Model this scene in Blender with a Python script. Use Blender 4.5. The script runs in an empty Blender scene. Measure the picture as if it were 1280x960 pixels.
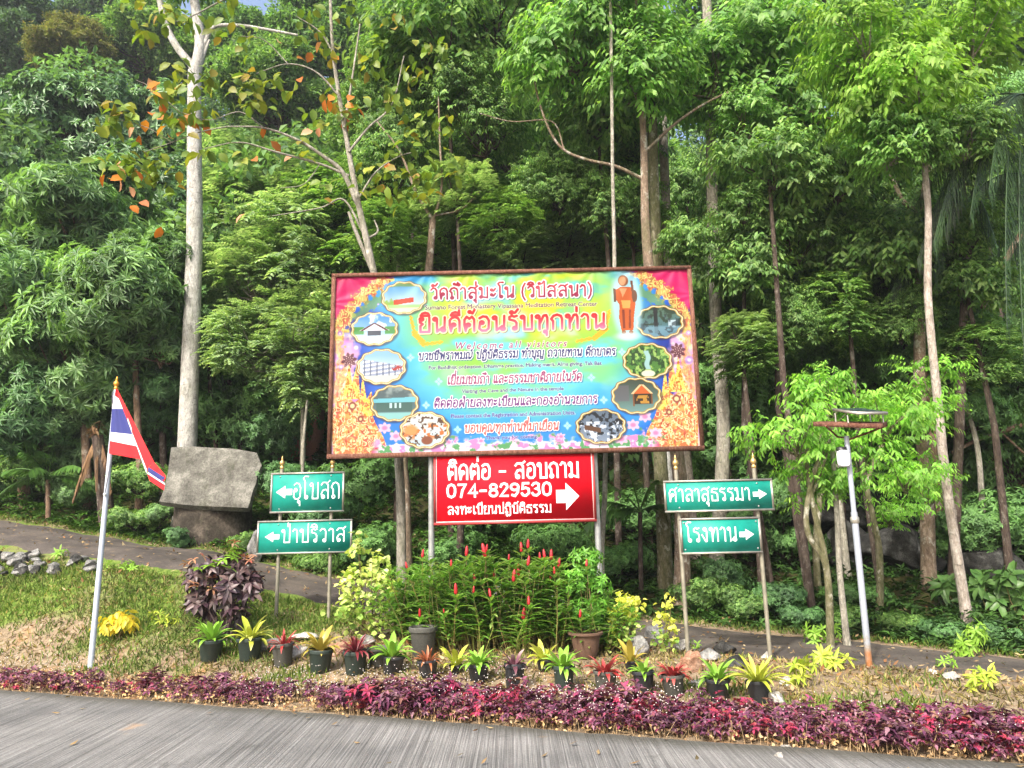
import bpy, math, random
import numpy as np
from math import sin, cos, pi, radians, atan2, sqrt
from mathutils import Vector, Matrix, Quaternion, Euler

random.seed(7)
rng = np.random.default_rng(11)
SC = bpy.context.scene
COL = SC.collection

# ------------------------------------------------------------------ camera
FPX, PITCH, ROLL = 900.0, radians(11.2), radians(1.3)
F_ = np.array([0, cos(PITCH), sin(PITCH)])
_R0 = np.array([1., 0, 0]); _U0 = np.array([0, -sin(PITCH), cos(PITCH)])
U_ = _U0*cos(ROLL) + _R0*sin(ROLL); R_ = _R0*cos(ROLL) - _U0*sin(ROLL)
CAM = np.array([0, 0, 1.6])
cd = bpy.data.cameras.new('camera'); cam = bpy.data.objects.new('camera', cd); COL.objects.link(cam)
cd.sensor_width = 36; cd.lens = 36*FPX/1280; cd.clip_end = 2000
cam.matrix_world = Matrix(((R_[0], U_[0], -F_[0], CAM[0]), (R_[1], U_[1], -F_[1], CAM[1]), (R_[2], U_[2], -F_[2], CAM[2]), (0, 0, 0, 1)))
SC.camera = cam
# ------------------------------------------------------------------ light
SUN_TO = np.array([-0.36, -0.68, 0.70]); SUN_TO = SUN_TO/np.linalg.norm(SUN_TO)
sl = bpy.data.lights.new('sun', 'SUN'); so = bpy.data.objects.new('sun', sl); COL.objects.link(so)
sl.energy = 2.3; sl.angle = radians(2.5); sl.color = (1, 0.955, 0.88)
so.rotation_euler = Vector(SUN_TO).to_track_quat('Z', 'Y').to_euler(); so.location = (-8, -12, 20)
W = bpy.data.worlds.new('World'); SC.world = W; W.use_nodes = True
nt = W.node_tree; bg = nt.nodes['Background']; sky = nt.nodes.new('ShaderNodeTexSky'); sky.sky_type = 'NISHITA'
sky.sun_disc = False; sky.sun_elevation = math.asin(SUN_TO[2]); sky.sun_rotation = atan2(SUN_TO[0], SUN_TO[1]) % (2*pi)
sky.dust_density = 6.0; sky.air_density = 1.0
nt.links.new(sky.outputs[0], bg.inputs[0]); bg.inputs[1].default_value = 0.15
SC.view_settings.view_transform = 'Standard'; SC.view_settings.look = 'None'
SC.view_settings.exposure = 1.38; SC.view_settings.gamma = 1
SC.cycles.max_bounces = 7; SC.cycles.diffuse_bounces = 4; SC.cycles.transmission_bounces = 5; SC.cycles.glossy_bounces = 2
SC.cycles.use_denoising = True

def P(px, py, Y):
    d = F_ + R_*(px-640)/FPX - U_*(py-480)/FPX
    return CAM + d*(Y/d[1])
def proj(V):
    v = np.asarray(V) - CAM; z = v@F_
    return 640 + FPX*(v@R_)/z, 480 - FPX*(v@U_)/z

# ------------------------------------------------------------------ terrain height
NEAR = [(-60,682,12.6),(0,690,12.2),(100,702,11.6),(200,716,11.1),(330,742,10.7),(430,765,10.4),(640,790,9.9),(870,815,9.1),(1000,826,8.5),(1280,852,7.2),(1420,866,6.8)]
FAR = [(-60,640,15.5),(0,648,15.2),(100,665,14.6),(200,682,14.1),(330,702,13.5),(430,724,12.9),(640,752,12.1),(870,781,11.3),(1000,793,10.7),(1280,822,8.9),(1420,834,8.5)]
EDGE0 = np.array([-5.59, 8.23]); EDGE1 = np.array([3.30, 5.13])
ED = (EDGE1-EDGE0)/np.linalg.norm(EDGE1-EDGE0); EN = np.array([-ED[1], ED[0]])
def wdist(x, y): return (x-EDGE0[0])*EN[0] + (y-EDGE0[1])*EN[1]
ctrl = [P(*q) for q in NEAR+FAR]
ctrl += [P(*q) for q in [(60,620,17.5),(180,640,16),(300,668,14.8),(420,690,14.3),(560,690,14.3),(640,700,14.2),(800,720,13.8),(900,730,13.3),(1000,735,13),(1100,740,12.6),(1250,770,11)]]
for t in np.linspace(-.6, 1.5, 9):
    e = EDGE0 + (EDGE1-EDGE0)*t; ctrl.append(np.array([e[0], e[1], 0.0]))
    m = e + EN*0.9; ctrl.append(np.array([m[0], m[1], 0.10]))
ctrl += [np.array(q, float) for q in [(-14,20,4.5),(-7,20,4.0),(0,20,3.6),(7,18,2.2),(13,16,1.6),(-22,30,12),(-10,30,11),(0,30,10),(10,30,8),(22,30,7),
        (-30,50,25),(-10,50,25),(10,50,23),(30,50,20),(-60,90,42),(0,90,42),(60,90,40),(-60,30,12),(60,30,10),(-40,14,4),(40,6,1.5),(-20,16,3),(20,10,1.2),(16,5,.3),(12,7.5,.35)]]
ctrl = np.array(ctrl)
def tps(r2): return 0.5*r2*np.log(r2+1e-9)
def _fit():
    X = ctrl[:, :2]; n = len(X)
    K = tps(((X[:, None]-X[None])**2).sum(-1)) + np.eye(n)*0.05
    Q = np.hstack([np.ones((n, 1)), X])
    A = np.block([[K, Q], [Q.T, np.zeros((3, 3))]])
    return np.linalg.solve(A, np.concatenate([ctrl[:, 2], np.zeros(3)]))
_c = _fit()
def sstep(a, b, x):
    t = np.clip((x-a)/(b-a), 0, 1); return t*t*(3-2*t)
def hash2(ix, iy, s=0):
    n = np.sin(ix*127.1 + iy*311.7 + s*74.7)*43758.5453
    return n - np.floor(n)
def vnoise(x, y, s=0):
    x = np.asarray(x, float); y = np.asarray(y, float)
    ix = np.floor(x); iy = np.floor(y); fx = x-ix; fy = y-iy
    fx = fx*fx*(3-2*fx); fy = fy*fy*(3-2*fy)
    return (hash2(ix, iy, s)*(1-fx)+hash2(ix+1, iy, s)*fx)*(1-fy) + (hash2(ix, iy+1, s)*(1-fx)+hash2(ix+1, iy+1, s)*fx)*fy
def fbm(x, y, s=0, o=4):
    a = 0; w = .5
    for i in range(o):
        a = a + w*vnoise(x*2**i, y*2**i, s+i*13); w *= .5
    return a/(1-.5**o)
def H(x, y):
    x = np.asarray(x, float); y = np.asarray(y, float); sh = x.shape
    xf, yf = x.ravel(), y.ravel()
    xc = np.clip(xf, -60, 60); yc = np.clip(yf, -20, 90)
    out = np.empty(len(xf))
    for i in range(0, len(xf), 20000):
        s = slice(i, i+20000)
        r2 = (xc[s, None]-ctrl[None, :, 0])**2 + (yc[s, None]-ctrl[None, :, 1])**2
        out[s] = tps(r2)@_c[:-3] + _c[-3] + _c[-2]*xc[s] + _c[-1]*yc[s]
    w = wdist(xf, yf)
    m = sstep(0.0, 1.2, w)
    out = np.where(w < 0, -0.02, -0.02 + m*(out+0.02))
    out = out + m*(fbm(xf*1.3, yf*1.3, 3)-.5)*0.10*sstep(8, 14, yf) + m*(fbm(xf*3, yf*3, 5)-.5)*.05
    return out.reshape(sh)
def h1(x, y): return float(H(np.array([x]), np.array([y]))[0])
def ground(px, py):
    Y = np.linspace(4, 30, 1300); d = F_ + R_*(px-640)/FPX - U_*(py-480)/FPX
    pts = CAM + d[None]*(Y/d[1])[:, None]
    b = pts[:, 2] - H(pts[:, 0], pts[:, 1]); i = int(np.argmax(b < 0))
    return pts[i]
def S2(px, Y):   # metres per photo pixel at depth Y
    return Y/FPX/ (F_[1])

# ------------------------------------------------------------------ mesh helpers
class Acc:
    def __init__(s): s.v = []; s.loops = []; s.tot = []; s.n = 0
    def add(s, V, F):
        V = np.asarray(V, float).reshape(-1, 3); F = np.asarray(F, int)
        s.v.append(V); s.loops.append((F+s.n).ravel()); s.tot.append(np.full(len(F), F.shape[1])); s.n += len(V)
    def box(s, lo, hi):
        a, b = np.minimum(lo, hi), np.maximum(lo, hi)
        V = np.array([[(a, b)[i][0], (a, b)[j][1], (a, b)[k][2]] for i in (0, 1) for j in (0, 1) for k in (0, 1)])
        s.add(V, [[0,1,3,2],[4,6,7,5],[0,4,5,1],[2,3,7,6],[0,2,6,4],[1,5,7,3]])
    def tube(s, pts, rad, n=8, cap=True, wob=0, seed=0):
        pts = np.asarray(pts, float); m = len(pts); rad = np.broadcast_to(rad, (m,))
        t = np.gradient(pts, axis=0); t /= np.linalg.norm(t, axis=1)[:, None]+1e-9
        a = np.array([1., 0, 0]) if abs(t[0][0]) < .8 else np.array([0, 1., 0])
        V = []; a0 = np.arange(n)*2*pi/n
        rr = np.random.default_rng(abs(int(seed)))
        for i in range(m):
            a = a - t[i]*(a@t[i]); a /= np.linalg.norm(a); b = np.cross(t[i], a)
            r = rad[i]*(1 + (wob*(rr.random(n)-.5) if wob else 0))
            V.append(pts[i] + (np.cos(a0)*r)[:, None]*a + (np.sin(a0)*r)[:, None]*b)
        F = [[i*n+j, i*n+(j+1) % n, (i+1)*n+(j+1) % n, (i+1)*n+j] for i in range(m-1) for j in range(n)]
        s.add(np.concatenate(V), F)
        if cap:
            for k, V0 in ((0, V[0]), (m-1, V[-1])):
                s.add(np.vstack([V0, pts[k]]), [[j, (j+1) % n, n] if k else [(j+1) % n, j, n] for j in range(n)])
    def lathe(s, prof, n=20, c=(0, 0, 0)):
        prof = np.array(prof, float); a0 = np.arange(n)*2*pi/n; c = np.array(c)
        V = np.concatenate([np.stack([r*np.cos(a0), r*np.sin(a0), np.full(n, z)], 1) for r, z in prof]) + c
        m = len(prof)
        s.add(V, [[i*n+j, i*n+(j+1) % n, (i+1)*n+(j+1) % n, (i+1)*n+j] for i in range(m-1) for j in range(n)])
    def build(s, name, mat, parent=None, smooth=False, loc=None, link=True):
        me = s.mesh(name, mat, smooth)
        return obj(name, me, parent, loc)
    def mesh(s, name, mat=None, smooth=False):
        me = bpy.data.meshes.new(name)
        V = np.concatenate(s.v); L = np.concatenate(s.loops).astype(np.int32); T = np.concatenate(s.tot).astype(np.int32)
        me.vertices.add(len(V)); me.vertices.foreach_set('co', V.astype(np.float32).ravel())
        me.loops.add(len(L)); me.loops.foreach_set('vertex_index', L)
        me.polygons.add(len(T)); st = np.concatenate([[0], np.cumsum(T)[:-1]]).astype(np.int32)
        me.polygons.foreach_set('loop_start', st)
        if smooth: me.polygons.foreach_set('use_smooth', np.ones(len(T), bool))
        me.update(calc_edges=True)
        if mat: me.materials.append(mat)
        return me
def obj(name, me, parent=None, loc=None):
    o = bpy.data.objects.new(name, me); COL.objects.link(o)
    if parent: o.parent = parent
    if loc is not None: o.location = tuple(loc)
    return o
def tag(o, label=None, cat=None, group=None, kind=None):
    if label: o['label'] = label
    if cat: o['category'] = cat
    if group: o['group'] = group
    if kind: o['kind'] = kind
    return o
def thing(name, loc, label, cat, group=None, rz=0):
    o = bpy.data.objects.new(name, None); COL.objects.link(o); o.location = tuple(float(a) for a in loc); o.rotation_euler = (0, 0, rz)
    o.empty_display_size = .1
    return tag(o, label, cat, group)
def setmat(o, m):
    if len(o.material_slots) == 0: o.data.materials.append(m)
    o.material_slots[0].link = 'OBJECT'; o.material_slots[0].material = m

# ------------------------------------------------------------------ materials
def newmat(name):
    m = bpy.data.materials.new(name); m.use_nodes = True
    return m, m.node_tree, m.node_tree.nodes['Principled BSDF'], m.node_tree.nodes['Material Output']
def ramp(nt, stops, fac=None, interp='LINEAR'):
    r = nt.nodes.new('ShaderNodeValToRGB'); cr = r.color_ramp; cr.interpolation = interp
    while len(cr.elements) < len(stops): cr.elements.new(.5)
    for e, (p, c) in zip(cr.elements, stops): e.position = p; e.color = (*c, 1)
    if fac is not None: nt.links.new(fac, r.inputs[0])
    return r.outputs[0]
def noise(nt, scale, detail=4, vec=None, rough=.55, dist=0):
    n = nt.nodes.new('ShaderNodeTexNoise'); n.inputs['Scale'].default_value = scale; n.inputs['Detail'].default_value = detail
    n.inputs['Roughness'].default_value = rough; n.inputs['Distortion'].default_value = dist
    if vec is not None: nt.links.new(vec, n.inputs['Vector'])
    return n.outputs['Fac']
def coords(nt, scale=(1, 1, 1), rot=(0, 0, 0), kind='Object'):
    tc = nt.nodes.new('ShaderNodeTexCoord'); mp = nt.nodes.new('ShaderNodeMapping')
    mp.inputs['Scale'].default_value = scale; mp.inputs['Rotation'].default_value = rot
    nt.links.new(tc.outputs[kind], mp.inputs[0]); return mp.outputs[0]
def mix(nt, a, b, fac, mode='MIX'):
    m = nt.nodes.new('ShaderNodeMix'); m.data_type = 'RGBA'; m.blend_type = mode
    for i, v in ((0, fac), (6, a), (7, b)):
        if hasattr(v, 'is_output') or isinstance(v, bpy.types.NodeSocket): nt.links.new(v, m.inputs[i])
        elif i == 0: m.inputs[0].default_value = v
        else: m.inputs[i].default_value = (*v, 1)
    return m.outputs[2]
def bump(nt, bs, h, strength=.4, dist=.02):
    b = nt.nodes.new('ShaderNodeBump'); b.inputs['Strength'].default_value = strength; b.inputs['Distance'].default_value = dist
    nt.links.new(h, b.inputs['Height']); nt.links.new(b.outputs[0], bs.inputs['Normal'])
def solid(name, c, rough=.5, metal=0, spec=.5, var=.12, scale=25, bmp=0):
    m, nt, bs, out = newmat(name)
    f = noise(nt, scale, 5, coords(nt))
    lo = tuple(a*(1-var) for a in c); hi = tuple(min(1, a*(1+var)) for a in c)
    nt.links.new(ramp(nt, [(.3, lo), (.7, hi)], f), bs.inputs['Base Color'])
    bs.inputs['Roughness'].default_value = rough; bs.inputs['Metallic'].default_value = metal; bs.inputs['Specular IOR Level'].default_value = spec
    if bmp: bump(nt, bs, f, bmp, .01)
    return m
def leafmat(name, stops, rough=.5, spec=.35, trans=.3, hue=.0, lowvar=.35, gain=1.0):
    """per-leaf colour from the leaf's own random value"""
    m, nt, bs, out = newmat(name); stops = [((c_[0]*1.0*gain, c_[1]*.93*gain, c_[2]*1.35*gain) if gain > 1 else c_) for c_ in stops]; spec *= .7; trans = min(.55, trans+.12) if gain > 1 else trans
    g = nt.nodes.new('ShaderNodeNewGeometry')
    n = len(stops); st = [((i+.0)/(n-1) if n > 1 else 0, c) for i, c in enumerate(stops)] if not isinstance(stops[0][0], (int, float)) or len(stops[0]) == 3 else stops
    if len(stops[0]) == 2: st = stops
    c = ramp(nt, st, g.outputs['Random Per Island'])
    lo = noise(nt, 1.1, 2, coords(nt, kind='Object'))
    lr = ramp(nt, [(.35, (1-lowvar,)*3), (.65, (1+lowvar*.6, 1+lowvar*.6, 1.0))], lo)
    c = mix(nt, c, lr, 1.0, 'MULTIPLY')
    nt.links.new(c, bs.inputs['Base Color']); bs.inputs['Roughness'].default_value = rough; bs.inputs['Specular IOR Level'].default_value = spec
    t = nt.nodes.new('ShaderNodeBsdfTranslucent'); c2 = mix(nt, c, (1.25, 1.3, .55), 1.0, 'MULTIPLY'); nt.links.new(c2, t.inputs[0])
    ms = nt.nodes.new('ShaderNodeMixShader'); ms.inputs[0].default_value = trans
    nt.links.new(bs.outputs[0], ms.inputs[1]); nt.links.new(t.outputs[0], ms.inputs[2]); nt.links.new(ms.outputs[0], out.inputs[0])
    return m
def bark(name, a, b, c, sc=6, lich=.0, ringy=False):
    m, nt, bs, out = newmat(name)
    v = coords(nt, (sc, sc, sc*(.35 if not ringy else 1.4)))
    f = noise(nt, 3, 8, v, .65, .4); f2 = noise(nt, 9, 5, v, .7)
    col = ramp(nt, [(.28, a), (.5, b), (.72, c)], f)
    if lich:
        f3 = noise(nt, 2.2, 6, coords(nt, (3, 3, 2)), .7)
        col = mix(nt, col, (.62, .6, .52), ramp(nt, [(.56, (0, 0, 0)), (.62, (lich,)*3)], f3))
        f4 = noise(nt, 1.2, 6, coords(nt, (2, 2, 1)), .7)
        col = mix(nt, col, (.10, .12, .04), ramp(nt, [(.5, (0, 0, 0)), (.68, (lich,)*3)], f4))
    col = mix(nt, col, ramp(nt, [(.35, (.55, .55, .55)), (.6, (1.1, 1.1, 1.1))], f2), .8, 'MULTIPLY')
    nt.links.new(col, bs.inputs['Base Color']); bs.inputs['Roughness'].default_value = .85; bs.inputs['Specular IOR Level'].default_value = .2
    f5 = noise(nt, 5.5, 3, coords(nt, (1.2, 1.2, 3.2)), .8); col = mix(nt, col, (.05,.045,.035), ramp(nt, [(.60, (0,0,0)), (.68, (.55,.55,.55))], f5)); nt.links.new(col, bs.inputs['Base Color'])
    bump(nt, bs, f2, .8, .04)
    return m
def s2l(c): c = np.asarray(c, float); return np.where(c < .04045, c/12.92, ((c+.055)/1.055)**2.4)

# ------------------------------------------------------------------ leaves
def nrm(a): return a/(np.linalg.norm(a, axis=-1, keepdims=True)+1e-9)
def leaves(acc, B, D, N, L, Wd, style='kite', bend=.15):
    B = np.asarray(B, float); n = len(B)
    if n == 0: return
    D = nrm(np.asarray(D, float)); N = np.asarray(N, float); N = nrm(N - D*(N*D).sum(-1, keepdims=True)); S = np.cross(D, N)
    L = np.broadcast_to(L, (n,))[:, None]; Wd = np.broadcast_to(Wd, (n,))[:, None]*.5
    dn = -N*L*bend
    if style == 'kite':
        V = np.stack([B, B+D*L*.45+S*Wd+N*Wd*.35, B+D*L+dn, B+D*L*.45-S*Wd+N*Wd*.35], 1)
        T = np.array([[0, 1, 2], [0, 2, 3]])
    elif style == 'blade':
        V = np.stack([B-S*Wd, B+S*Wd, B+D*L*.55+S*Wd*.8+dn*.3, B+D*L*.55-S*Wd*.8+dn*.3, B+D*L+dn], 1)
        T = np.array([[0, 1, 2], [0, 2, 3], [3, 2, 4]])
    else:  # full, round
        k = 1.0 if style == 'full' else 1.25
        m1 = B+D*L*.33+dn*.1; m2 = B+D*L*.7+dn*.5; t = B+D*L+dn
        up = N*Wd*.3
        V = np.stack([B, m1, m2, t, m1+S*Wd*.95+up, m2+S*Wd*.75*k+up, m1-S*Wd*.95+up, m2-S*Wd*.75*k+up], 1)
        T = np.array([[0, 1, 4], [1, 2, 5], [1, 5, 4], [2, 3, 5], [0, 6, 1], [1, 6, 7], [1, 7, 2], [2, 7, 3]])
    k = V.shape[1]
    F = (np.arange(n)[:, None, None]*k + T[None]).reshape(-1, 3)
    acc.add(V.reshape(-1, 3), F)
def rdir(r, n): return nrm(r.normal(size=(n, 3)))
def cluster(acc, r, C, A, kind, L, Wd, k, style):
    """leaf clusters at C facing A"""
    n = len(C); A = nrm(A); X = nrm(np.cross(A, rdir(r, n))); Y = np.cross(A, X)
    up = np.array([0, 0, 1.])
    if kind == 'whorl':
        for i in range(k):
            ph = 2*pi*i/k + r.random(n)*.5; e = (r.random(n)*.75-.05)[:, None]
            D = (np.cos(ph)[:, None]*X+np.sin(ph)[:, None]*Y) + A*e - up*.15
            leaves(acc, C+A*L*.1*r.random((n, 1)), D, A+up*.3, L*(.75+.45*r.random(n)), Wd, style, .28)
    elif kind == 'droop':
        T = nrm(A*[1, 1, .3]+r.normal(size=(n, 3))*.35); side = nrm(np.cross(T, up))
        for i in range(k):
            s = 1 if i % 2 else -1
            D = T*.55 + side*s*(.45+.3*r.random((n, 1))) - up*(.45+.5*r.random((n, 1)))
            leaves(acc, C+T*L*(.32*i)+r.normal(size=(n, 3))*L*.06-up*L*.05*i, D, up*.6+A*.7+r.normal(size=(n, 3))*.3, L*(.75+.45*r.random(n)), Wd, style, .22)
    elif kind == 'pinnate':
        T = nrm(A*[1, 1, .45]+r.normal(size=(n, 3))*.3); side = nrm(np.cross(T, up))
        for i in range(k):
            for s in (-1, 1):
                D = T*.45 + side*s*.9 - up*.22
                leaves(acc, C+T*L*(.42*i)-up*L*.035*i*i, D, up+A*.4+r.normal(size=(n, 3))*.15, L*(1-.05*i), Wd, style, .15)
    else:
        for i in range(k):
            D = A*.4 + rdir(r, n) + up*-.15
            leaves(acc, C+rdir(r, n)*L*.6, D, up*.8+A*.5+r.normal(size=(n, 3))*.5, L*(.7+.5*r.random(n)), Wd, style, .15)
def crown(seed, R, boughs, br, sites, kind, L, Wd, k, style='kite', flat=.75, hang=0.0, fill=.25):
    """returns foliage mesh + limb mesh around the origin, crown radius R"""
    r = np.random.default_rng(seed); a = Acc(); lm = Acc()
    bc = rdir(r, boughs)*(R*(.35+.6*r.random((boughs, 1))**.6)); bc[:, 2] *= flat
    root = np.array([0, 0, -R*flat*1.0])
    for i in range(boughs):
        rb = R*br*(.7+.6*r.random()); n = int(sites/boughs*(rb/(R*br))**2)
        d = rdir(r, n); d[:, 2] = np.abs(d[:, 2])*np.where(r.random(n) < .72, 1, -.6); d = nrm(d)
        rad = rb*(.55+.5*r.random((n, 1))**.5)
        lump = 1+.25*np.sin(d[:, :1]*7+i)+.2*np.sin(d[:, 1:2]*9+2*i)
        C = bc[i]+d*rad*lump*[1, 1, .72]
        if hang: C[:, 2] -= hang*r.random(n)*R
        cluster(a, r, C, nrm(d*[1, 1, .8]+bc[i]/R*.5+[0, 0, .15]), kind, L, Wd, k, style)
        m = (root*.4+bc[i]*.6)*np.array([.8, .8, 1.0]) + r.normal(size=3)*R*.05
        lm.tube([root*(.4+.5*r.random()), m, bc[i]], [R*.028, R*.018, R*.006], 5, False)
    return a.mesh('crown'), lm.mesh('limbs', None, True)

exec_banner = True
# ------------------------------------------------------------------ Thai stroke lettering
def loop(cx, cy, r=.1, n=9):
    return [(cx+r*cos(2*pi*i/n+.3), cy+r*1.0*sin(2*pi*i/n+.3)) for i in range(n+1)]
G = {
 'ก': (.62, [[(.1,0),(.1,.55),(.0,.7),(.12,.92),(.32,1),(.52,.9),(.58,.7),(.58,0)]]),
 'ข': (.6, [loop(.1,.88),[(.2,.88),(.18,.72),(.08,.62),(.14,.45),(.14,0),(.56,0),(.56,1)]]),
 'ค': (.62, [[(.1,0),(.05,.7),(.14,.92),(.32,1),(.5,.92),(.58,.72),(.58,0)],loop(.3,.52),[(.1,.1),(.22,.44)]]),
 'ง': (.45, [loop(.24,.88),[(.34,.9),(.38,.7),(.36,.02),(.28,0),(.0,.5)]]),
 'ช': (.62, [loop(.1,.88),[(.2,.88),(.18,.72),(.08,.62),(.14,.45),(.14,0),(.5,0),(.5,.68),(.4,.78),(.64,1.05)]]),
 'ญ': (.95, [loop(.14,.1),[(.14,.2),(.14,.55),(.02,.7),(.12,.92),(.3,1),(.45,.9),(.48,.7),(.48,0),(.88,0),(.88,1)],[(.5,-.15),(.6,-.3),(.75,-.2),(.88,-.3),(.9,-.15)]]),
 'ฏ': (.62, [loop(.16,.1),[(.14,.2),(.14,.55),(.0,.7),(.12,.92),(.32,1),(.52,.9),(.58,.7),(.58,-.2),(.45,-.35),(.35,-.22),(.2,-.38),(.1,-.2)]]),
 'ณ': (.95, [loop(.12,.1),[(.16,.2),(.12,.45),(.04,.7),(.12,.92),(.28,1),(.42,.9),(.46,.7),(.46,.05),(.56,.0)],loop(.62,.1),[(.7,.15),(.88,.3),(.88,1)]]),
 'ด': (.62, [[(.12,0),(.05,.45),(.06,.78),(.18,.95),(.34,1),(.5,.92),(.58,.72),(.58,0)],loop(.26,.45),[(.12,.05),(.2,.37)]]),
 'ต': (.62, [[(.12,0),(.05,.45),(.06,.8),(.18,1),(.32,.86),(.46,1),(.58,.8),(.58,0)],loop(.26,.42),[(.12,.05),(.2,.34)]]),
 'ถ': (.62, [loop(.16,.1),[(.14,.2),(.14,.55),(.0,.7),(.12,.92),(.32,1),(.52,.9),(.58,.7),(.58,0)]]),
 'ท': (.66, [loop(.1,.88),[(.2,.88),(.2,0)],[(.2,.35),(.42,.95),(.56,.98),(.62,.8),(.62,0)]]),
 'ธ': (.6, [[(.58,.98),(.45,.92),(.3,1),(.12,.92),(.08,.72),(.46,.64),(.56,.52),(.56,0),(.1,0),(.1,.4)]]),
 'น': (.66, [loop(.1,.88),[(.2,.88),(.2,0),(.5,.28)],loop(.54,.1),[(.6,.2),(.62,1)]]),
 'บ': (.64, [loop(.1,.88),[(.2,.88),(.2,0),(.6,0),(.6,1)]]),
 'ป': (.64, [loop(.1,.88),[(.2,.88),(.2,0),(.6,0),(.6,1.4)]]),
 'ฝ': (.7, [loop(.24,.88),[(.14,.9),(.1,.8),(.1,0),(.38,.62),(.64,0),(.64,1.4)]]),
 'พ': (.7, [loop(.1,.88),[(.2,.88),(.2,0),(.42,.8),(.64,0),(.64,1)]]),
 'ภ': (.66, [loop(.06,.1),[(.14,.12),(.16,.55),(.04,.7),(.14,.92),(.34,1),(.54,.9),(.6,.7),(.6,0)]]),
 'ม': (.66, [loop(.1,.88),[(.2,.88),(.2,.2)],loop(.14,.1),[(.24,.1),(.62,0),(.62,1)]]),
 'ย': (.6, [loop(.14,.9),[(.05,.9),(.05,.68),(.2,.55),(.08,.42),(.08,0),(.56,0),(.56,1)]]),
 'ร': (.5, [[(.46,.98),(.32,.92),(.2,1),(.06,.9),(.06,.74),(.36,.62),(.44,.48),(.44,.15)],loop(.35,.1)]),
 'ล': (.62, [[(.05,.85),(.18,1),(.42,1),(.58,.8),(.58,0)],[(.58,.42),(.4,.56),(.2,.52),(.07,.3),(.1,.1)],loop(.2,.1)]),
 'ว': (.5, [[(.04,.84),(.18,1),(.36,.96),(.46,.78),(.46,.15)],loop(.37,.1)]),
 'ศ': (.66, [[(.1,0),(.05,.7),(.14,.92),(.32,1),(.5,.92),(.58,.72),(.58,0)],loop(.3,.52),[(.1,.1),(.22,.44)],[(.48,.92),(.7,1.12)]]),
 'ส': (.66, [[(.05,.85),(.18,1),(.42,1),(.58,.8),(.58,0)],[(.58,.42),(.4,.56),(.2,.52),(.07,.3),(.1,.1)],loop(.2,.1),[(.48,.94),(.7,1.12)]]),
 'ห': (.66, [loop(.1,.88),[(.2,.88),(.2,0)],[(.2,.42),(.42,.72)],loop(.5,.86),[(.46,.74),(.58,.5),(.6,0)]]),
 'อ': (.62, [loop(.2,.56),[(.1,.56),(.06,.15),(.2,0),(.42,0),(.56,.15),(.58,.7),(.46,.96),(.26,1),(.08,.88)]]),
 'ะ': (.42, [loop(.1,.75,.08),[(.1,.65),(.25,.64),(.38,.85)],loop(.1,.28,.08),[(.1,.18),(.25,.17),(.38,.38)]]),
 'า': (.42, [[(.02,.84),(.14,1),(.3,.95),(.36,.78),(.36,0)]]),
 'ำ': (.42, [loop(-.12,1.28,.09),[(.02,.84),(.14,1),(.3,.95),(.36,.78),(.36,0)]]),
 'เ': (.26, [loop(.2,.1),[(.1,.12),(.1,1)]]),
 'แ': (.56, [loop(.2,.1),[(.1,.12),(.1,1)],loop(.5,.1),[(.4,.12),(.4,1)]]),
 'โ': (.36, [loop(.24,.1),[(.14,.12),(.14,1.05),(.0,1.3),(.12,1.42),(.38,1.4)]]),
 'ใ': (.34, [loop(.24,.1),[(.14,.12),(.14,1.05),(.28,1.25),(.2,1.4),(.06,1.3)]]),
 'ไ': (.34, [loop(.24,.1),[(.14,.12),(.14,1.05),(.02,1.25),(.0,1.45),(.16,1.35),(.2,1.45)]]),
 '(': (.25, [[(.22,1.25),(.06,.9),(.02,.5),(.06,.1),(.22,-.25)]]), ')': (.25, [[(.02,1.25),(.18,.9),(.22,.5),(.18,.1),(.02,-.25)]]),
 '-': (.5, [[(.05,.48),(.45,.48)]]),
 '0': (.6, [[(.3,0),(.1,.12),(.04,.4),(.04,.7),(.12,.95),(.3,1.05),(.48,.95),(.56,.7),(.56,.4),(.5,.12),(.3,0)]]),
 '7': (.55, [[(.02,1.02),(.52,1.02),(.3,.55),(.2,0)]]),
 '4': (.6, [[(.44,0),(.44,1.02),(.04,.32),(.6,.32)]]),
 '8': (.58, [loop(.29,.78,.22,12),loop(.29,.27,.26,12)]),
 '2': (.56, [[(.04,.78),(.12,.98),(.3,1.05),(.48,.95),(.5,.72),(.04,.02),(.54,.02)]]),
 '9': (.58, [loop(.28,.74,.26,12),[(.54,.74),(.5,.3),(.3,.0),(.1,.08)]]),
 '5': (.56, [[(.5,1.03),(.12,1.03),(.08,.58),(.3,.66),(.5,.55),(.52,.22),(.3,0),(.1,.05),(.03,.2)]]),
 '3': (.56, [[(.04,.85),(.14,1),(.32,1.04),(.48,.92),(.46,.65),(.25,.56),(.48,.48),(.52,.2),(.32,0),(.12,.04),(.02,.2)]]),
}
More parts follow.
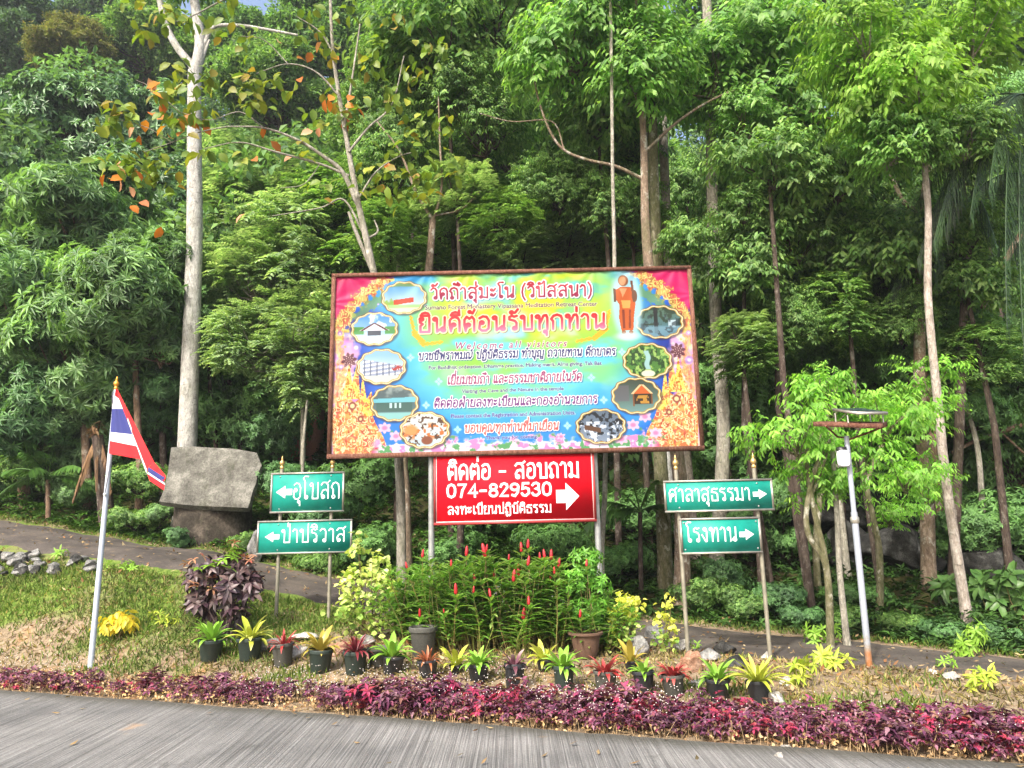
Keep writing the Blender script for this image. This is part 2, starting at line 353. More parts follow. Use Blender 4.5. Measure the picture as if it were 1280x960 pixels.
MARK = {
 'ิ': [[(-.5,1.14),(-.42,1.3),(-.26,1.36),(-.1,1.3),(-.04,1.14),(-.5,1.14)]],
 'ี': [[(-.5,1.14),(-.42,1.3),(-.26,1.36),(-.1,1.3),(-.04,1.14),(-.5,1.14)],[(-.06,1.14),(-.06,1.48)]],
 'ื': [[(-.5,1.14),(-.42,1.3),(-.26,1.36),(-.1,1.3),(-.04,1.14),(-.5,1.14)],[(-.06,1.14),(-.06,1.48)],[(-.18,1.2),(-.18,1.48)]],
 'ั': [loop(-.32,1.24,.08),[(-.24,1.2),(-.12,1.22),(.02,1.45)]],
 'ุ': [loop(-.16,-.18,.07),[(-.08,-.16),(-.08,-.42)]],
 'ู': [loop(-.3,-.18,.07),[(-.22,-.16),(-.22,-.38),(-.06,-.38),(-.06,-.12)]],
 '่': [[(-.08,1.22),(-.08,1.5)]],
 '้': [loop(-.28,1.34,.06),[(-.22,1.28),(-.12,1.24),(-.02,1.48)]],
 '์': [loop(-.2,1.24,.07),[(-.2,1.32),(-.05,1.5)]],
}
def thai(text, gap=.17):
    """list of polylines and the total width, letter height 1"""
    x = 0; out = []; up = False; last = 0
    for ch in text:
        if ch == ' ': x += .45; up = False; continue
        if ch in MARK:
            dy = .32 if (up and ch in '่้์') else 0
            dx = -.1 if last == 'ป' or last == 'ฝ' else 0
            out += [[(x-gap+a+dx, b+dy) for a, b in s] for s in MARK[ch]]
            if ch in 'ิีัื': up = True
            continue
        if ch not in G: continue
        w, st = G[ch]
        dy = .0
        out += [[(x+a, b) for a, b in s] for s in st]
        x += w+gap; up = False; last = ch
    return out, x-gap
def fit(text, x0, x1, y0, hgt, shear=0):
    st, w = thai(text); k = (x1-x0)/w
    return [[(x0+a*k+b*hgt*shear, y0+b*hgt) for a, b in s] for s in st]
def ribbons(acc, strokes, th, y=0.0):
    """flat painted strokes in the local XZ plane, facing -Y"""
    z = 0
    for s in strokes:
        p = np.array(s, float); d = np.diff(p, axis=0); keep = np.concatenate([[True], np.linalg.norm(d, axis=1) > 1e-6]); p = p[keep]
        if len(p) < 2: continue
        d = nrm(np.diff(p, axis=0)); closed = np.linalg.norm(p[0]-p[-1]) < 1e-6
        t = np.concatenate([d[:1], d[:-1]+d[1:], d[-1:]]); 
        if closed: t[0] = t[-1] = d[0]+d[-1]
        t = nrm(t); n = np.stack([-t[:, 1], t[:, 0]], 1)
        dd = np.concatenate([d[:1], d]); c = np.clip(np.abs((n*np.stack([-dd[:, 1], dd[:, 0]], 1)).sum(1)), .6, 1)
        if not closed: p = p.copy(); p[0] -= d[0]*th*.35; p[-1] += d[-1]*th*.35
        a = p+n*(th/2/c)[:, None]; b = p-n*(th/2/c)[:, None]
        z += 1; yy = y - .00025*(z % 12) - .00003*np.arange(len(p))
        V = np.concatenate([np.stack([a[:, 0], yy, a[:, 1]], 1), np.stack([b[:, 0], yy, b[:, 1]], 1)]); m = len(p)
        acc.add(V, [[i, m+i, m+i+1, i+1] for i in range(m-1)])

# ================================================================== SETTING
def ground_mat():
    m, nt, bs, out = newmat('ground_soil')
    at = nt.nodes.new('ShaderNodeAttribute'); at.attribute_name = 'cover'
    sep = nt.nodes.new('ShaderNodeSeparateColor'); nt.links.new(at.outputs['Color'], sep.inputs[0])
    v = coords(nt)
    f1 = noise(nt, 2.2, 8, v, .65); f2 = noise(nt, 14, 8, v, .7); f3 = noise(nt, 60, 4, v, .7)
    soil = ramp(nt, [(.3, (.12, .088, .055)), (.5, (.225, .17, .11)), (.66, (.32, .26, .18))], f2)
    soil = mix(nt, soil, (.38, .19, .07), ramp(nt, [(.55, (0, 0, 0)), (.7, (.7, .7, .7))], f1))
    gr = ramp(nt, [(.3, (.05, .09, .015)), (.5, (.11, .17, .03)), (.7, (.22, .24, .07))], f2)
    fl = ramp(nt, [(.3, (.025, .03, .01)), (.5, (.07, .06, .025)), (.62, (.04, .075, .015)), (.75, (.16, .11, .05))], f2)
    def soft(s):
        a = nt.nodes.new('ShaderNodeMath'); a.operation = 'ADD'; nt.links.new(sep.outputs[s], a.inputs[0]); nt.links.new(f2, a.inputs[1])
        r = ramp(nt, [(.85, (0, 0, 0)), (1.1, (1, 1, 1))], a.outputs[0]); return r
    # ramp clamps at 1: rescale
    def soft(s):
        a = nt.nodes.new('ShaderNodeMath'); a.operation = 'MULTIPLY_ADD'; nt.links.new(f2, a.inputs[0]); a.inputs[1].default_value = .8; nt.links.new(sep.outputs[s], a.inputs[2])
        b = nt.nodes.new('ShaderNodeMath'); b.operation = 'MULTIPLY'; nt.links.new(a.outputs[0], b.inputs[0]); b.inputs[1].default_value = .5
        return ramp(nt, [(.38, (0, 0, 0)), (.52, (1, 1, 1))], b.outputs[0])
    c = mix(nt, soil, gr, soft(0)); c = mix(nt, c, fl, soft(1))
    c = mix(nt, c, ramp(nt, [(.3, (.7, .7, .7)), (.6, (1.15, 1.15, 1.15))], f3), 1, 'MULTIPLY')
    nt.links.new(c, bs.inputs['Base Color']); bs.inputs['Roughness'].default_value = .95; bs.inputs['Specular IOR Level'].default_value = .1
    bump(nt, bs, f3, .6, .02)
    return m
def poly_dist_side(pts, x):   # y of polyline at x (world)
    p = np.array(pts); return np.interp(x, p[:, 0], p[:, 1])
nearW = np.array([P(*q) for q in NEAR]); farW = np.array([P(*q) for q in FAR])
def cover(x, y):
    ny = poly_dist_side(nearW, x); fy = poly_dist_side(farW, x); w = wdist(x, y)
    n = fbm(x*.9, y*.9, 9)
    lawn = sstep(-1.4, -3.2, x + (n-.5)*2.6)*sstep(.9, 1.8, w+(n-.5)*1.5)*(y < fy)*(.55+.45*sstep(.42, .55, fbm(x*1.7, y*1.7, 12)))
    lawn = np.maximum(lawn, sstep(.64, .76, fbm(x*.8+5, y*.8, 21))*.5*(y < ny)*(w > .6))
    forest = sstep(-.05, .35, y-fy)
    return np.clip(lawn, 0, 1), forest
def ground_mesh():
    xs = np.concatenate([-np.geomspace(400, 16, 14), np.linspace(-15, 11, 261), np.geomspace(12, 400, 14)])
    ys = np.concatenate([-np.geomspace(60, 5, 6), np.linspace(2, 17, 151), np.linspace(17.5, 60, 50), np.geomspace(66, 500, 10)])
    X, Y = np.meshgrid(xs, ys); Z = H(X, Y)
    V = np.stack([X, Y, Z], -1).reshape(-1, 3); nx = len(xs)
    i = np.arange(len(ys)-1)[:, None]*nx + np.arange(nx-1)[None]
    a = Acc(); a.add(V, np.stack([i, i+1, i+nx+1, i+nx], -1).reshape(-1, 4))
    me = a.mesh('ground', ground_mat(), True)
    L, Fo = cover(V[:, 0], V[:, 1])
    c = me.color_attributes.new('cover', 'FLOAT_COLOR', 'POINT'); c.data.foreach_set('color', np.stack([L, Fo, L*0, L*0+1], 1).astype(np.float32).ravel())
    return tag(obj('ground', me), kind='structure')
ground_mesh()

def road():
    m, nt, bs, out = newmat('broomed_concrete')
    v = coords(nt); vs = coords(nt, (95, .7, 1), (0, 0, radians(9))); g1 = noise(nt, 1, 3, vs, .6, 0); g2 = noise(nt, 1, 5, coords(nt, (26, .5, 1), (0, 0, radians(9))), .6, .1)
    gm = nt.nodes.new('ShaderNodeMath'); gm.operation = 'MULTIPLY_ADD'; nt.links.new(g1, gm.inputs[0]); gm.inputs[1].default_value = .68
    gh = nt.nodes.new('ShaderNodeMath'); gh.operation = 'MULTIPLY'; nt.links.new(g2, gh.inputs[0]); gh.inputs[1].default_value = .32; nt.links.new(gh.outputs[0], gm.inputs[2]); g = gm.outputs[0]; f = noise(nt, .8, 6, v, .6); f2 = noise(nt, 30, 5, v, .7)
    c = ramp(nt, [(.36, (.13, .127, .12)), (.46, (.20, .195, .185)), (.54, (.275, .27, .255)), (.64, (.38, .372, .355))], g)
    c = mix(nt, c, ramp(nt, [(.3, (.48, .49, .51)), (.65, (.92, .92, .93))], f), 1, 'MULTIPLY')
    c = mix(nt, c, ramp(nt, [(.35, (.62, .62, .62)), (.62, (1.2, 1.2, 1.2))], noise(nt, 55, 6, v, .9)), 1, 'MULTIPLY')
    c = mix(nt, c, (.07, .068, .06), ramp(nt, [(.60, (0,0,0)), (.66, (.45,.45,.45))], noise(nt, 2.6, 7, v, .75)))
    sv = noise(nt, 1.3, 4, coords(nt, (1, 1, 1)), .5)
    c = mix(nt, c, (.5, .32, .18), ramp(nt, [(.69, (0, 0, 0)), (.76, (.5, .5, .5))], sv))
    # dark moss and dirt creeping in along the bed edge: distance to the kerb line as attribute
    at = nt.nodes.new('ShaderNodeAttribute'); at.attribute_name = 'edge'
    mm = nt.nodes.new('ShaderNodeMath'); mm.operation = 'MULTIPLY_ADD'; nt.links.new(f2, mm.inputs[0]); mm.inputs[1].default_value = .6; nt.links.new(at.outputs['Fac'], mm.inputs[2])
    c = mix(nt, c, (.055, .053, .04), ramp(nt, [(.55, (0, 0, 0)), (1.0, (.75, .75, .75))], mm.outputs[0]))
    nt.links.new(c, bs.inputs['Base Color']); bs.inputs['Roughness'].default_value = .8; bs.inputs['Specular IOR Level'].default_value = .25
    bump(nt, bs, g, .9, .02)
    r = random.Random(3)
    T = np.linspace(-40, 60, 500); a = Acc(); top = []; 
    for t in T:
        e = EDGE0 + ED*t; e = e + EN*((float(fbm(t*1.7, 3, 2))-.5)*.10 + (float(fbm(t*9, 3, 2))-.5)*.03)
        top.append(e)
    offs = [0, .1, .25, .5, .9, 1.5, 2.5, 5, 16]
    V = []; E_ = []
    for e in top:
        for o in offs: q = e-EN*o; V.append((q[0], q[1], 0.0)); E_.append(math.exp(-o/.22))
    n = len(offs)
    a.add(V, [[i*n+j, i*n+j+1, (i+1)*n+j+1, (i+1)*n+j] for i in range(len(T)-1) for j in range(n-1)])
    me0 = Acc(); me0 = a
    V2 = [(e[0], e[1], 0.0) for e in top]+[(e[0], e[1], -.12) for e in top]; k = len(T)
    a.add(V2, [[i, i+1, k+i+1, k+i] for i in range(k-1)])
    E_ += [1]*(2*k)
    me = a.mesh('road', m)
    at_ = me.attributes.new('edge', 'FLOAT', 'POINT'); at_.data.foreach_set('value', np.array(E_, np.float32))
    # winding: faces must look up
    o = obj('road', me); tag(o, kind='structure')
road()

def path():
    m, nt, bs, out = newmat('worn_tarmac')
    v = coords(nt); f = noise(nt, 1.3, 6, v, .6); f2 = noise(nt, 40, 5, v, .75); f3 = noise(nt, 6, 6, v, .7)
    c = ramp(nt, [(.3, (.042, .037, .033)), (.55, (.085, .073, .064)), (.75, (.135, .112, .09))], f)
    c = mix(nt, c, ramp(nt, [(.3, (.65, .65, .65)), (.65, (1.25, 1.25, 1.25))], f2), 1, 'MULTIPLY')
    c = mix(nt, c, (.24, .17, .10), ramp(nt, [(.58, (0, 0, 0)), (.7, (.55, .55, .55))], f3))
    nt.links.new(c, bs.inputs['Base Color']); bs.inputs['Roughness'].default_value = .9; bs.inputs['Specular IOR Level'].default_value = .2
    bump(nt, bs, f2, .5, .01)
    t = np.linspace(0, 1, 140); tn = np.linspace(0, 1, len(nearW))
    A = np.stack([np.interp(t, tn, nearW[:, i]) for i in (0, 1)], 1); B = np.stack([np.interp(t, tn, farW[:, i]) for i in (0, 1)], 1)
    ext0 = A[0]-(A[1]-A[0])*80; 
    jit = (fbm(t*40, t*0, 4)-.5)*.25
    d = nrm(B-A); A = A+d*jit[:, None]; B = B-d*((fbm(t*37, t*0+9, 4)-.5)*.3)[:, None]
    K = 9; V = []
    for i in range(len(t)):
        for j in range(K):
            q = A[i]+(B[i]-A[i])*j/(K-1); V.append((q[0], q[1], 0))
    V = np.array(V); V[:, 2] = H(V[:, 0], V[:, 1])+.022
    ed = np.zeros((len(t), K), bool); ed[:, 0] = ed[:, -1] = True; V[ed.ravel(), 2] -= .05
    a = Acc(); a.add(V, [[i*K+j, (i+1)*K+j, (i+1)*K+j+1, i*K+j+1] for i in range(len(t)-1) for j in range(K-1)])
    tag(a.build('path', m, None, True), kind='structure')
path()

# ---------------------------------------------------------------- grass, litter, undergrowth
M_grass = leafmat('grass_blades', [(.09,.17,.025),(.13,.22,.04),(.18,.26,.06),(.28,.28,.11),(.07,.14,.02),(.15,.24,.05)], .6, .25, .3)
M_dry = leafmat('dry_litter', [(.24,.16,.085),(.34,.25,.15),(.16,.10,.055),(.44,.35,.23),(.12,.08,.05),(.28,.13,.06)], .8, .15, .1)
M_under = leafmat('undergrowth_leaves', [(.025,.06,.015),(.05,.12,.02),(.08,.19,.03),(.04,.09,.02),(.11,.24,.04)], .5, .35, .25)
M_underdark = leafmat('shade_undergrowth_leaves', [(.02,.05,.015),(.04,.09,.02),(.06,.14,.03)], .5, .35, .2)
def in_view(V, pad=60):
    x, y = proj(V); z = (V-CAM)@F_; return (x > -pad) & (x < 1280+pad) & (y > -pad) & (y < 960+pad) & (z > 0)
def scatter(n, x0, x1, y0, y1, r):
    x = r.uniform(x0, x1, n); y = r.uniform(y0, y1, n); return x, y
r = np.random.default_rng(5)
x, y = scatter(400000, -14.5, 7, 5, 16, r); L, Fo = cover(x, y)
p = L*.95 + (fbm(x*2, y*2, 31) > .64)*.12*(wdist(x, y) > .6)*(y < poly_dist_side(nearW, x))
p = p*(y < poly_dist_side(nearW, x)-.02) + (np.abs(y-poly_dist_side(farW, x)-.1) < .2)*.5
k = (r.random(len(x)) < p*(.45+.9*fbm(x*4, y*4, 8)**2)) & (wdist(x, y) > .55)
x, y = x[k], y[k]; V = np.stack([x, y, H(x, y)-.01], 1); V = V[in_view(V, 20)]
a = Acc(); n = len(V); D = rdir(r, n)*[.5, .5, 0]+[0, 0, 1]
leaves(a, V, D, rdir(r, n), .05+.06*r.random(n), .012, 'kite', .3)
x2, y2 = scatter(150000, -11, 7, 5, 13, r); L2, F2 = cover(x2, y2)
k2 = (y2 < poly_dist_side(nearW, x2)) & (wdist(x2, y2) > .3) & (r.random(len(x2)) < (.10+.9*fbm(x2*2.6, y2*2.6, 19)**3)*(1-.4*L2)); x2, y2 = x2[k2], y2[k2]
V2_ = np.stack([x2, y2, H(x2, y2)-.01], 1); V2_ = V2_[in_view(V2_, 20)]; n2 = len(V2_); dg = Acc(); leaves(dg, V2_, rdir(r, n2)*[.9, .9, 0]+[0, 0, .8], rdir(r, n2), .04+.06*r.random(n2), .011, 'kite', .4)
tag(dg.build('dry_grass', leafmat('dry_grass_blades', [(.34,.26,.12),(.24,.22,.09),(.42,.34,.18),(.18,.20,.06),(.30,.20,.09)], .8, .15, .2)), 'thin dry grass tufts on the bare soil around the pots', 'dry grass', kind='stuff')
tag(a.build('grass', M_grass), 'short patchy lawn grass between the purple bed and the tarmac path', 'grass', kind='stuff')
# litter
x, y = scatter(110000, -14, 10, 5, 16, r); L, Fo = cover(x, y); ny = poly_dist_side(nearW, x); fy = poly_dist_side(farW, x)
p = np.where(y < ny, .30*(1-L*.8)+.25*np.exp(-((y-ny+.15)/.25)**2), np.where(y < fy, .028+.05*(fbm(x*3, y*3, 61) > .6)+.2*np.exp(-((y-fy)/.18)**2)+.1*np.exp(-((y-ny)/.1)**2), .35*np.exp(-(y-fy)/1.2)))
k = (r.random(len(x)) < p*(.3+1.4*fbm(x*2.2, y*2.2, 15)**1.5)) & (wdist(x, y) > .05)
x, y = x[k], y[k]; V = np.stack([x, y, H(x, y)+.012+.012*r.random(len(x))], 1)
V[(y > poly_dist_side(nearW, x)) & (y < poly_dist_side(farW, x)), 2] += .02
tt = r.uniform(-1, 10, 46); ww = -r.exponential(.5, 46); rl = EDGE0+ED*tt[:, None]+EN*ww[:, None]; V = np.vstack([V, np.column_stack([rl, np.full(46, .012)])])
V = V[in_view(V, 20)]; n = len(V); a = Acc()
leaves(a, V, rdir(r, n)*[1, 1, .25], rdir(r, n)*.5+[0, 0, 1], .04+.06*r.random(n), .022+.02*r.random(n), 'kite', -.25)
tag(a.build('leaf_litter', M_dry), 'dry brown fallen leaves strewn over soil and path edges', 'leaf litter', kind='stuff')
# undergrowth beyond the path
x, y = scatter(60000, -16, 12, 8, 24, r); fy = poly_dist_side(farW, x)
k = (y > fy+.12) & (r.random(len(x)) < np.clip(.25+1.3*fbm(x*.9, y*.9, 41)-.25, .1, .95)*np.exp(-(y-fy)/9)); x, y = x[k], y[k]
V = np.stack([x, y, H(x, y)], 1); k = in_view(V, 60); V = V[k]; n = len(V)
hh = (.08+.55*fbm(V[:, 0]*.8, V[:, 1]*.8, 51)**2.2*sstep(0, 1.2, V[:, 1]-poly_dist_side(farW, V[:, 0])))
a = Acc(); a2 = Acc()
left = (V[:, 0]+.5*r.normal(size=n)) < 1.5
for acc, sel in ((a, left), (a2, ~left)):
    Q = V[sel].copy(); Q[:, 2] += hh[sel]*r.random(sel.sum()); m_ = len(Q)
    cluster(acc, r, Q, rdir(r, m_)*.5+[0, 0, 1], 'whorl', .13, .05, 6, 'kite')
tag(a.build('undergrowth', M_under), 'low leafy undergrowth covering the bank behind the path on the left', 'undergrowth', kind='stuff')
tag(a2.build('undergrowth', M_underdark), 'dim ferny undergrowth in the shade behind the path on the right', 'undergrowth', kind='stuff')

# ---------------------------------------------------------------- purple bed
M_purple = leafmat('purple_leaves', [(.07,.028,.06),(.13,.04,.10),(.22,.08,.16),(.10,.045,.075),(.34,.19,.25),(.28,.04,.13),(.20,.13,.08),(.06,.025,.045),(.16,.04,.10),(.09,.03,.06)], .45, .4, .2, lowvar=.3)
M_magenta = leafmat('magenta_leaves', [(.30,.03,.10),(.42,.05,.14),(.34,.05,.07),(.20,.03,.09)], .45, .4, .25)
M_twig = solid('pale_dry_stalks', (.42,.30,.17), .9, spec=.1, var=.3)
M_white = solid('white_flower_heads', (.60,.56,.52), .8, spec=.1)
t = r.uniform(-2.2, 10.2, 9000); w = r.uniform(.03, .62, 9000)
dens = np.interp(t, [-2, 0, 1.0, 2.0, 2.4, 2.6, 3.0, 3.5, 3.8, 4.3, 9.5], [.32, .28, .34, .25, .06, .35, .6, .16, .5, .7, .8])
gap = fbm(t*1.6, w*2, 71)
k = (r.random(9000) < dens*.44) & ((gap > .44) | (t > 4.3)) & ((w < .5) | (t > 4.5)); t, w = t[k], w[k]
xy = EDGE0+ED*t[:, None]+EN*w[:, None]; B = np.column_stack([xy, H(xy[:, 0], xy[:, 1])])
hh = (.07+.11*r.random(len(B)))*np.interp(t, [0, 3, 5, 9], [.9, .95, 1.05, 1.1])*(.75+.5*fbm(t*2.2, w*3, 77))
a = Acc(); st = Acc(); mg = Acc()
ism = (fbm(t*2.3, w*3, 81) > .61) & (r.random(len(B)) < .26)
for acc, sel in ((a, ~ism), (mg, ism)):
    Q = B[sel]; h_ = hh[sel]; m_ = len(Q)
    big = vnoise(Q[:, 0]*3.1, Q[:, 1]*3.1, 5) > .76
    for lv, kk in ((1.0, 6), (.8, 5), (.58, 5)):
        C = Q+np.column_stack([r.normal(size=(m_, 2))*.025, h_*lv*np.where(big, 1.25, 1)])
        for sel2, LL, WW, kq_ in ((big, .078, .036, kk), (~big, .045, .025, kk)):
            cluster(acc, r, C[sel2], rdir(r, int(sel2.sum()))*.45+[0, 0, 1], 'whorl', LL, WW, kq_, 'kite')
for i in range(0, len(B), 2):
    for j in range(2):
        q = B[i]+[r.normal()*.02, r.normal()*.02, 0]; st.tube([q, q+[r.normal()*.02, r.normal()*.02, hh[i]*.8]], [.0035, .0022], 3, False)
tag(a.build('purple_groundcover', M_purple), 'low purple leaved bedding plants in a strip along the road edge', 'ground cover', kind='stuff')
tag(mg.build('magenta_groundcover', M_magenta), 'bright magenta new leaves dotted through the purple roadside bed', 'ground cover', kind='stuff')
tag(st.build('dry_stalks', M_twig), 'bare pale stalks under the purple bedding plants', 'stalks', kind='stuff')
# pale dead leaves between the stalks
n = 5200; t = r.uniform(-2, 10, n); w = r.uniform(.01, .6, n); xy = EDGE0+ED*t[:, None]+EN*w[:, None]
Q = np.column_stack([xy, H(xy[:, 0], xy[:, 1])+.01+.09*r.random(n)]); a = Acc()
leaves(a, Q, rdir(r, n), rdir(r, n), .035, .022, 'kite', .3)
tag(a.build('dead_leaves', leafmat('pale_dead_leaves', [(.55,.38,.22),(.42,.26,.13),(.62,.48,.32),(.35,.18,.10)], .8, .1, .15)), 'pale curled dead leaves at the foot of the purple bed', 'leaf litter', kind='stuff')
# small white flower heads
n = 1500; t = np.concatenate([r.uniform(-1.8, 1, 260), r.uniform(2.9, 7.2, 620), r.uniform(6, 10, 130)]); n = len(t); w = r.uniform(.05, .62, n)+(t > 4)*(t < 6)*.25*r.random(n)
xy = EDGE0+ED*t[:, None]+EN*w[:, None]; B = np.column_stack([xy, H(xy[:, 0], xy[:, 1])]); a = Acc(); s2 = Acc()
hz = .15+.14*r.random(n); C = B+np.column_stack([r.normal(size=(n, 2))*.015, hz])
n = len(C)
o6 = np.array([[1,0,0],[-1,0,0],[0,1,0],[0,-1,0],[0,0,1],[0,0,-1]])*.0055
fo = np.array([[0,2,4],[2,1,4],[1,3,4],[3,0,4],[2,0,5],[1,2,5],[3,1,5],[0,3,5]])
a.add((C[:, None]+o6[None]).reshape(-1, 3), (np.arange(n)[:, None, None]*6+fo[None]).reshape(-1, 3))
tag(a.build('white_flower_heads', M_white), 'tiny white flower heads above the purple bedding plants', 'flowers', kind='stuff')

# ================================================================== ROADSIDE OBJECTS
M_galv = solid('galvanised_steel', (.27,.28,.28), .45, .35, var=.2, scale=12, bmp=.1)
M_alu = solid('aluminium_trim', (.38,.365,.32), .38, .6, var=.18, scale=14)
M_brass = solid('dull_brass', (.62,.42,.16), .3, .7, var=.2)
M_khaki = solid('khaki_steel_post', (.23,.215,.165), .5, .3, var=.25, scale=9, bmp=.1)
M_signgreen = solid('green_sign_face', (.0,.22,.17), .6, var=.16, scale=7)
M_letter = solid('white_lettering', (.62,.65,.66), .6, var=.03)
M_red = solid('red_sign_face', (.60,.004,.014), .7, spec=.15, var=.08, scale=3)
M_rust = bark('rusty_steel', (.12,.045,.03), (.20,.09,.06), (.30,.15,.11), 8)
def face_box(acc, x0, x1, z0, z1, y0, y1): acc.box(np.array([x0, y0, z0]), np.array([x1, y1, z1]))
def arrow(acc, x0, x1, zc, h, right=True, y=0):
    pts = np.array([(0, .26), (.42, .26), (.42, 0), (1, .5), (.42, 1), (.42, .74), (0, .74)])
    if right: pts = pts*[1, 1]
    else: pts = np.array([(1-a, b) for a, b in pts])
    V = [(x0+(x1-x0)*a, y, zc-h/2+h*b) for a, b in pts]
    acc.add([V[0], V[1], V[5], V[6]], [[0, 1, 2, 3]]); acc.add([V[2], V[3], V[4]], [[0, 1, 2]])
def finial(parent, loc, s=1, name='finial', mat=None):
    a = Acc(); a.lathe(np.array([(.0, 0), (.026, .0), (.026, .03), (.014, .035), (.02, .045), (.034, .07), (.03, .095), (.014, .11), (.012, .12), (.016, .125), (.006, .15), (.0, .175)])*s, 14)
    return a.build(name, mat or M_brass, parent, True, loc)
def sign(base_Y, posts, panels, label, group):
    """posts: [(px_base,py_base,px_top,py_top)], panels: [(px0,py0,px1,py1,text, arrow side)]"""
    bx = [P(q[0], q[1], base_Y) for q in posts]; c = (bx[0]+bx[1])/2; c[2] = h1(c[0], c[1])
    root = thing('direction_sign', c, label, 'sign', group)
    for q in posts:
        b = P(q[0], q[1], base_Y); t_ = P(q[2], q[3], base_Y); x = (b[0]+t_[0])/2
        a = Acc(); a.tube([(x-c[0], .0, h1(x, base_Y)-.05-c[2]), (x-c[0], 0, t_[2]-c[2])], .024, 14)
        po = a.build('post', M_khaki, root, True); 
        finial(po, (x-c[0], 0, t_[2]-c[2]), 1.05)
    for (px0, py0, px1, py1, txt, side, tx0, tx1, ax0, ax1) in panels:
        A = P(px0, py0, base_Y-.05); B = P(px1, py1, base_Y-.05)
        x0, x1, z0, z1 = A[0]-c[0], B[0]-c[0], B[2]-c[2], A[2]-c[2]; y = -.05; h = z1-z0
        pa = thing_part('sign_panel', root)
        f = Acc(); face_box(f, x0, x1, z0, z1, y-.006, y+.012); f.build('face', M_signgreen, pa)
        fr = Acc(); b = .018
        face_box(fr, x0-b, x1+b, z1-.004, z1+b, y-.016, y+.02); face_box(fr, x0-b, x1+b, z0-b, z0+.004, y-.016, y+.02)
        face_box(fr, x0-b, x0+.004, z0+.0045, z1-.0045, y-.0155, y+.0195); face_box(fr, x1-.004, x1+b, z0+.0045, z1-.0045, y-.0155, y+.0195)
        fr.build('frame', M_alu, pa)
        le = Acc(); sc_ = (x1-x0)/(px1-px0)
        ribbons(le, fit(txt, x0+(tx0-px0)*sc_, x0+(tx1-px0)*sc_, z0+h*(.33 if side != 'B' else .2), h*.42), .0165, y-.009)
        le.build('lettering', M_letter, pa)
        for q_ in range(2):
            xb = (bx[q_][0]+P(posts[q_][2], posts[q_][3], base_Y)[0])/2-c[0]
            for zb in (z0+.035, z1-.035):
                bo = Acc(); bo.lathe([(0, .006), (.009, .004), (.011, 0)], 8); b_ = bo.build('bolt', M_galv, pa, False, (min(max(xb, x0+.03), x1-.03), y-.007, zb)); b_.rotation_euler = (pi/2, 0, 0)
        ar = Acc(); arrow(ar, x0+(ax0-px0)*sc_, x0+(ax1-px0)*sc_, z0+h*.52, h*.34, side in 'RB', y-.009); ar.build('arrow', M_letter, pa)
    return root
def thing_part(name, parent):
    o = bpy.data.objects.new(name, None); COL.objects.link(o); o.parent = parent; o.empty_display_size = .05; return o
sign(10.0, [(344,787,353,586), (411,783,415,585)],
     [(341,593,428,638,'อุโบสถ','L',367,424,346,366), (324,653,438,689,'ป่าปริวาส','L',353,431,332,350)],
     'green two panel sign with left arrows beside the concrete slab', 'green direction signs')
sign(8.65, [(860,818,845,587), (963,820,942,585)],
     [(831,603,966,636,'ศาลาสุธรรมา','R',835,938,942,960), (851,650,951,689,'โรงทาน','R',857,921,925,944)],
     'green two panel sign with right arrows in front of the spotted tree trunk', 'green direction signs')

